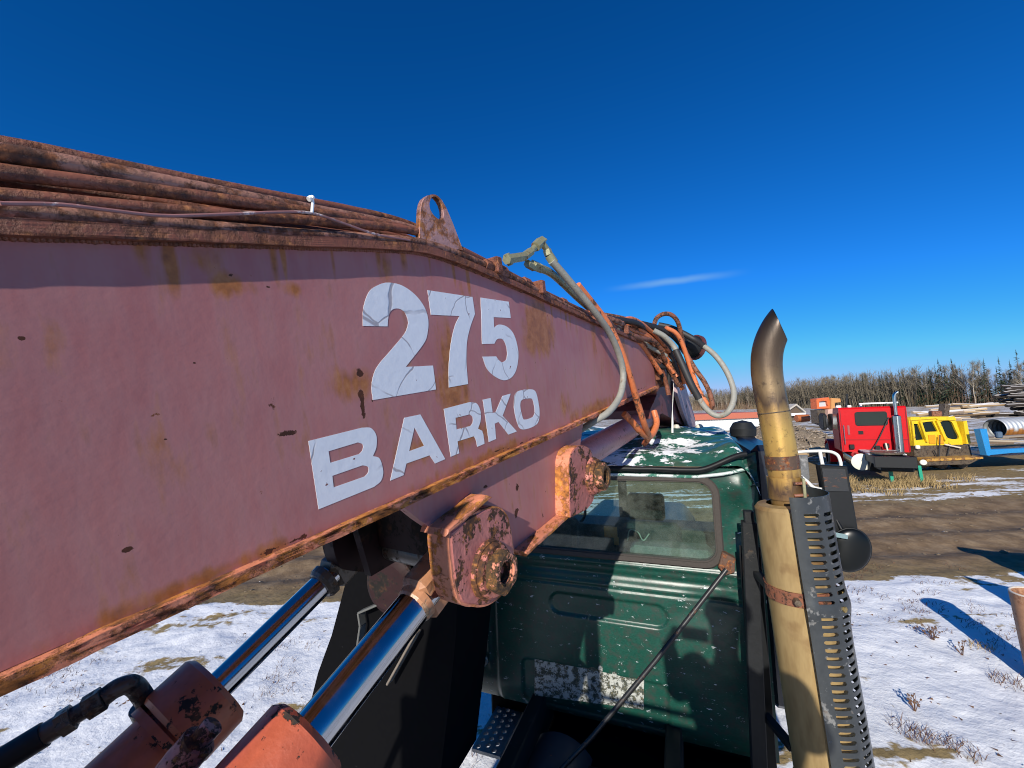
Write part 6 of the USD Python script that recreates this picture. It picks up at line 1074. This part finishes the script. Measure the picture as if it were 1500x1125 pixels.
hobj('front_band', Kp(MB(), sbox((40.2113, 1.0821)[0], (41.1778, 0.7454)[1], (42.2961, 0.9986)[0], (41.2129, 1.1413)[1]), 60, 0, .5), plain('white_band', (.65, .65, .63)))
dr = thing('rusty_tank', 'rust orange tank lying above the debris heap', 'tank'); d0 = KP((26.0571, 1.2665), 38); obj('tank_body', MB().lathe(d0, VR, [(0, 0), (.02, .30), (.06, .34), (1.1, .34), (1.14, .3), (1.16, 0)], 24), paint('rust_tank', (.34, .10, .03), amt=.6), dr, smooth=35)
# orange skidder far
SK = 34.0
sk = thing('orange_skidder', 'distant orange wheeled skidder with open cab above the red truck\'s fender', 'skidder', loc=tuple(KP((25.7580, -0.1774), SK))); SK0 = KP((25.7580, -0.1774), SK)
ORG = paint('skidder_orange', (.60, .13, .04), amt=.62, scale=4)
def kobj(name, m, mat): m = m.get() if isinstance(m, MB) else m; m.vertices = np.asarray(m.vertices) - SK0; return obj(name, m, mat, sk)
frm = Polygon([(25.1502, 2.9952), (26.1756, 3.0672), (26.2597, 2.1598), (25.1288, 2.1488)]); hol = Polygon([(25.3549, 2.7608), (25.9800, 2.7922), (26.0505, 2.3375), (25.3133, 2.3106)])
kobj('cab_frame', Kp(MB(), frm.difference(hol), SK, -.7, 0), ORG); kobj('cab_glass', Kp(MB(), hol, SK, -.3, -.2), plain('pale_glass', (.45, .47, .48), rough=.2))
kobj('boom_post', Kp(MB(), [(26.2267, 3.0086), (26.9542, 2.9228), (26.9836, 2.6389), (26.4712, 2.6029), (26.4742, 2.0384), (26.1366, 2.0520)], SK, -.8, .2), plain('skid_tan', (.50, .24, .08)))
kobj('body', Kp(MB(), [(25.7990, 2.0655), (26.8842, 2.1912), (26.9136, 1.9081), (26.5091, 1.8117), (26.2768, 1.1461), (25.6485, 1.0589)], SK, -1.4, .3), plain('skid_pale', (.55, .35, .28)))
kobj('chassis', Kp(MB(), [(25.1237, 2.0926), (26.0803, 2.0542), (25.8417, 0.7146), (25.1328, 0.9673)], SK, -.8, 0), M['oily'])
for q in ((25.1483, 1.1351), (25.8170, 1.0522), (26.6351, 1.3565)): kobj('tyre', MB().lathe(KP(q, SK, .5), unit(VR - .35 * VF), [(-.16, 0), (-.16, .6), (-.10, .68), (.10, .68), (.16, .6), (.16, 0)], 24), M['black_rubber'])
kobj('stack', MB().tube([KP((27.5595, 2.1641), SK), KP((27.7253, 3.2882), SK)], .09, 8), M['black_steel'])

# ================================================================ at the right edge and out of the picture: what throws the shadows
po = thing('bollard', 'rusty pipe bollard with pale rim at the right edge, standing in the snow', 'bollard'); pt = np.array((3.1663, 5.7892, 0.8563)); pb = np.array([pt[0] + .02, pt[1] - .02, 0.0]); pd = unit(pt - pb)
obj('pipe', MB().lathe(pb, pd, [(0, .150), (np.linalg.norm(pt - pb), .178), (np.linalg.norm(pt - pb), .160), (np.linalg.norm(pt - pb) - .3, .150)], 36), paint('tan_rust_pipe', (.33, .17, .09), amt=.5, scale=6, rough=.7, chip=((.12, .05, .03), (.3, .14, .07), (.4, .25, .15))), po, smooth=35)
obj('rim', MB().tube([pt + .169 * (math.cos(t) * frame(pd)[0] + math.sin(t) * frame(pd)[1]) for t in np.linspace(0, 2 * math.pi, 37)], .010, 8), plain('worn_rim', (.55, .48, .40)), po, smooth=True)
bl = thing('steel_stake', 'short black steel stake right of the picture throwing the thin pointed shadow', 'stake', loc=(4.15, 6.35, 0))
obj('stake_post', MB().prism([(-.12, 0), (.35, 0), (.35, .95), (-.14, 1.17)], (0, 0, 0), (1, 0, 0), (0, 0, 1), (0, -1, 0), -.06, .06, .01), M['black_steel'], bl)
b2 = thing('steel_skid', 'broad black steel skid right of the picture throwing the further wide shadow', 'skid', loc=(5.1, 7.25, 0))
obj('stake_post', MB().prism([(-.28, 0), (1.2, 0), (1.2, 1.35), (-.24, 1.58), (-.28, 1.5)], (0, 0, 0), (1, 0, 0), (0, 0, 1), (0, -1, 0), -.06, .06, .01), M['black_steel'], b2)
obj('brace', MB().beam((-.1, .05, .1), (.9, .05, 1.1), .08, .08, (0, 1, 0)), M['black_steel'], b2)
# loader pedestal and seat behind the photographer's hands
pd_ = thing('loader_pedestal', 'pink steel loader pedestal carrying the boom behind the camera', 'pedestal', loc=(-1.30, -1.7, 1.45))
obj('column', MB().box((.10, 0, .75), (.6, .7, 1.5), None, .03), M['pink_chip'], pd_); obj('base', MB().lathe((.1, 0, 0), (0, 0, 1), [(0, .55), (.12, .55), (.15, .45), (.15, 0)], 32), M['black_steel'], pd_)
sq = thing('operator_console', 'black loader operator console and seat behind the camera', 'console', loc=(-.15, -.95, 1.45))
obj('cabinet', rbox((0, 0, .60), (1.25, .5, 1.20), .03), M['black_steel'], sq); obj('handle_bar', MB().tube([(-.5, .1, 1.2), (-.5, .1, 1.32), (.5, .1, 1.32), (.5, .1, 1.2)], .018, 10), M['black_rubber'], sq)  # unseen; cabinet height raised so its shadow covers the lower cab

vb = thing('valve_bank', 'pink steel slab behind the camera, unseen and added to shade the cab wall', 'shadow slab', loc=(-.66, -.78, 1.45))  # unseen added slab; slanted top shades the cab wall, spares the boom
obj('cabinet', MB().prism([(.03, 0), (.03, 1.62), (.06, 1.70), (.07, 1.92), (.13, 1.98), (.13, 0)], (0, .13, 0), (1, 0, 0), (0, 0, 1), (0, -1, 0), 0, .28), M['pink_chip'], vb); [obj('lever', MB().tube([(x, 0, 1.90), (x, .03, 2.0)], .008, 8), M['black_rubber'], vb) for x in (.09, .11)]
# the photographer, behind the lens
import manifold3d as mf
def hull_chain(bones):
    out = mf.Manifold()
    for (p, r), (q, s_) in bones: out = out + mf.Manifold.batch_hull([mf.Manifold.sphere(r, 16).translate(tuple(map(float, p))), mf.Manifold.sphere(s_, 16).translate(tuple(map(float, q)))])
    m = out.refine_to_length(.03).to_mesh(); t = trimesh.Trimesh(m.vert_properties[:, :3], m.tri_verts); return trimesh.smoothing.filter_taubin(t, iterations=8)
HD = np.array([.19, -.36, 3.10]); nk = HD + [0, -.03, -.17]; cs = HD + [.0, -.06, -.42]; wa = HD + [.02, -.04, -.78]; hp2 = HD + [.03, -.05, -.95]; fz = 1.47
shl, shr = HD + [-.17, -.06, -.27], HD + [.19, -.06, -.27]; ell, elr = HD + [-.27, .08, -.47], HD + [.26, .06, -.47]; hal, har = np.array([-.10, -.075, 2.83]), np.array([.15, -.075, 2.83])
B1 = [((cs + [0, 0, -.05], .19), (hp2, .19)), ((shl + [0, 0, -.02], .10), (wa, .16)), ((shr + [0, 0, -.02], .10), (wa, .16)), ((nk, .058), (HD + [0, -.01, -.02], .085)), ((HD + [0, 0, .02], .095), (HD + [0, .02, -.06], .075)), ((HD + [0, .075, -.01], .02), (HD + [0, .095, -.03], .018)), ((nk, .06), (cs, .13)), ((cs, .14), (wa, .125)), ((wa, .125), (hp2, .145)), ((shl, .075), (cs, .12)), ((shr, .075), (cs, .12)), ((shl, .09), (ell, .068)), ((ell, .068), (hal + [-.02, -.05, -.04], .04)), ((shr, .09), (elr, .068)), ((elr, .068), (har + [.02, -.05, -.04], .04))]
for sx in (-.10, .11):
    h_, k_, a_ = hp2 + [sx, 0, -.02], np.array([HD[0] + sx * 1.1, HD[1] + .0, fz + .48]), np.array([HD[0] + sx * 1.15, HD[1] - .04, fz + .07]); B1 += [((h_, .10), (k_, .062)), ((k_, .06), (a_, .042)), ((a_, .045), (a_ + [0, .17, -.035], .035))]
for hnd, sx in ((hal, 1), (har, -1)):
    B1 += [((hnd + [-.02 * sx, -.05, -.04], .032), (hnd + [0, -.01, 0], .026))]
    for k in range(4): B1 += [((hnd + [0, -.01, .03 - .018 * k], .0095), (hnd + [.012 * sx, .035, .033 - .018 * k], .0085)), ((hnd + [.012 * sx, .035, .033 - .018 * k], .0085), (hnd + [.035 * sx, .042, .033 - .018 * k], .0075))]
    B1 += [((hnd + [0, -.02, -.02], .011), (hnd + [.035 * sx, .015, -.012], .009))]
ps = thing('person', 'person in dark jacket and cap holding up a phone to take the photo', 'person', loc=(HD[0], HD[1], fz)); PO = np.array([HD[0], HD[1], fz])
bm = hull_chain(B1); bm.vertices = bm.vertices - PO
obj('body', bm, plain('dark_jacket', (.03, .035, .05), rough=.8), ps, smooth=True)
cap = MB().lathe(HD + [0, 0, .02] - PO, (0, 0, 1), [(0, .105), (.04, .103), (.08, .08), (.10, .04), (.105, 0)], 24); cap.prism(Polygon([(.09 * math.cos(t), .09 * math.sin(t) + .07) for t in np.linspace(0, math.pi, 14)]), HD + [0, 0, .02] - PO, (1, 0, 0), (0, 1, 0), (0, 0, 1), 0, .008)
obj('cap', cap, plain('black_cap', (.02, .02, .022), rough=.9), ps, smooth=40)
ph = thing('phone', 'black phone held up in both hands, taking the photo', 'phone', loc=(.025, -.025, 2.835)); obj('phone_body', rbox((0, 0, 0), (.150, .008, .074), .003), M['dark_trim'], ph)
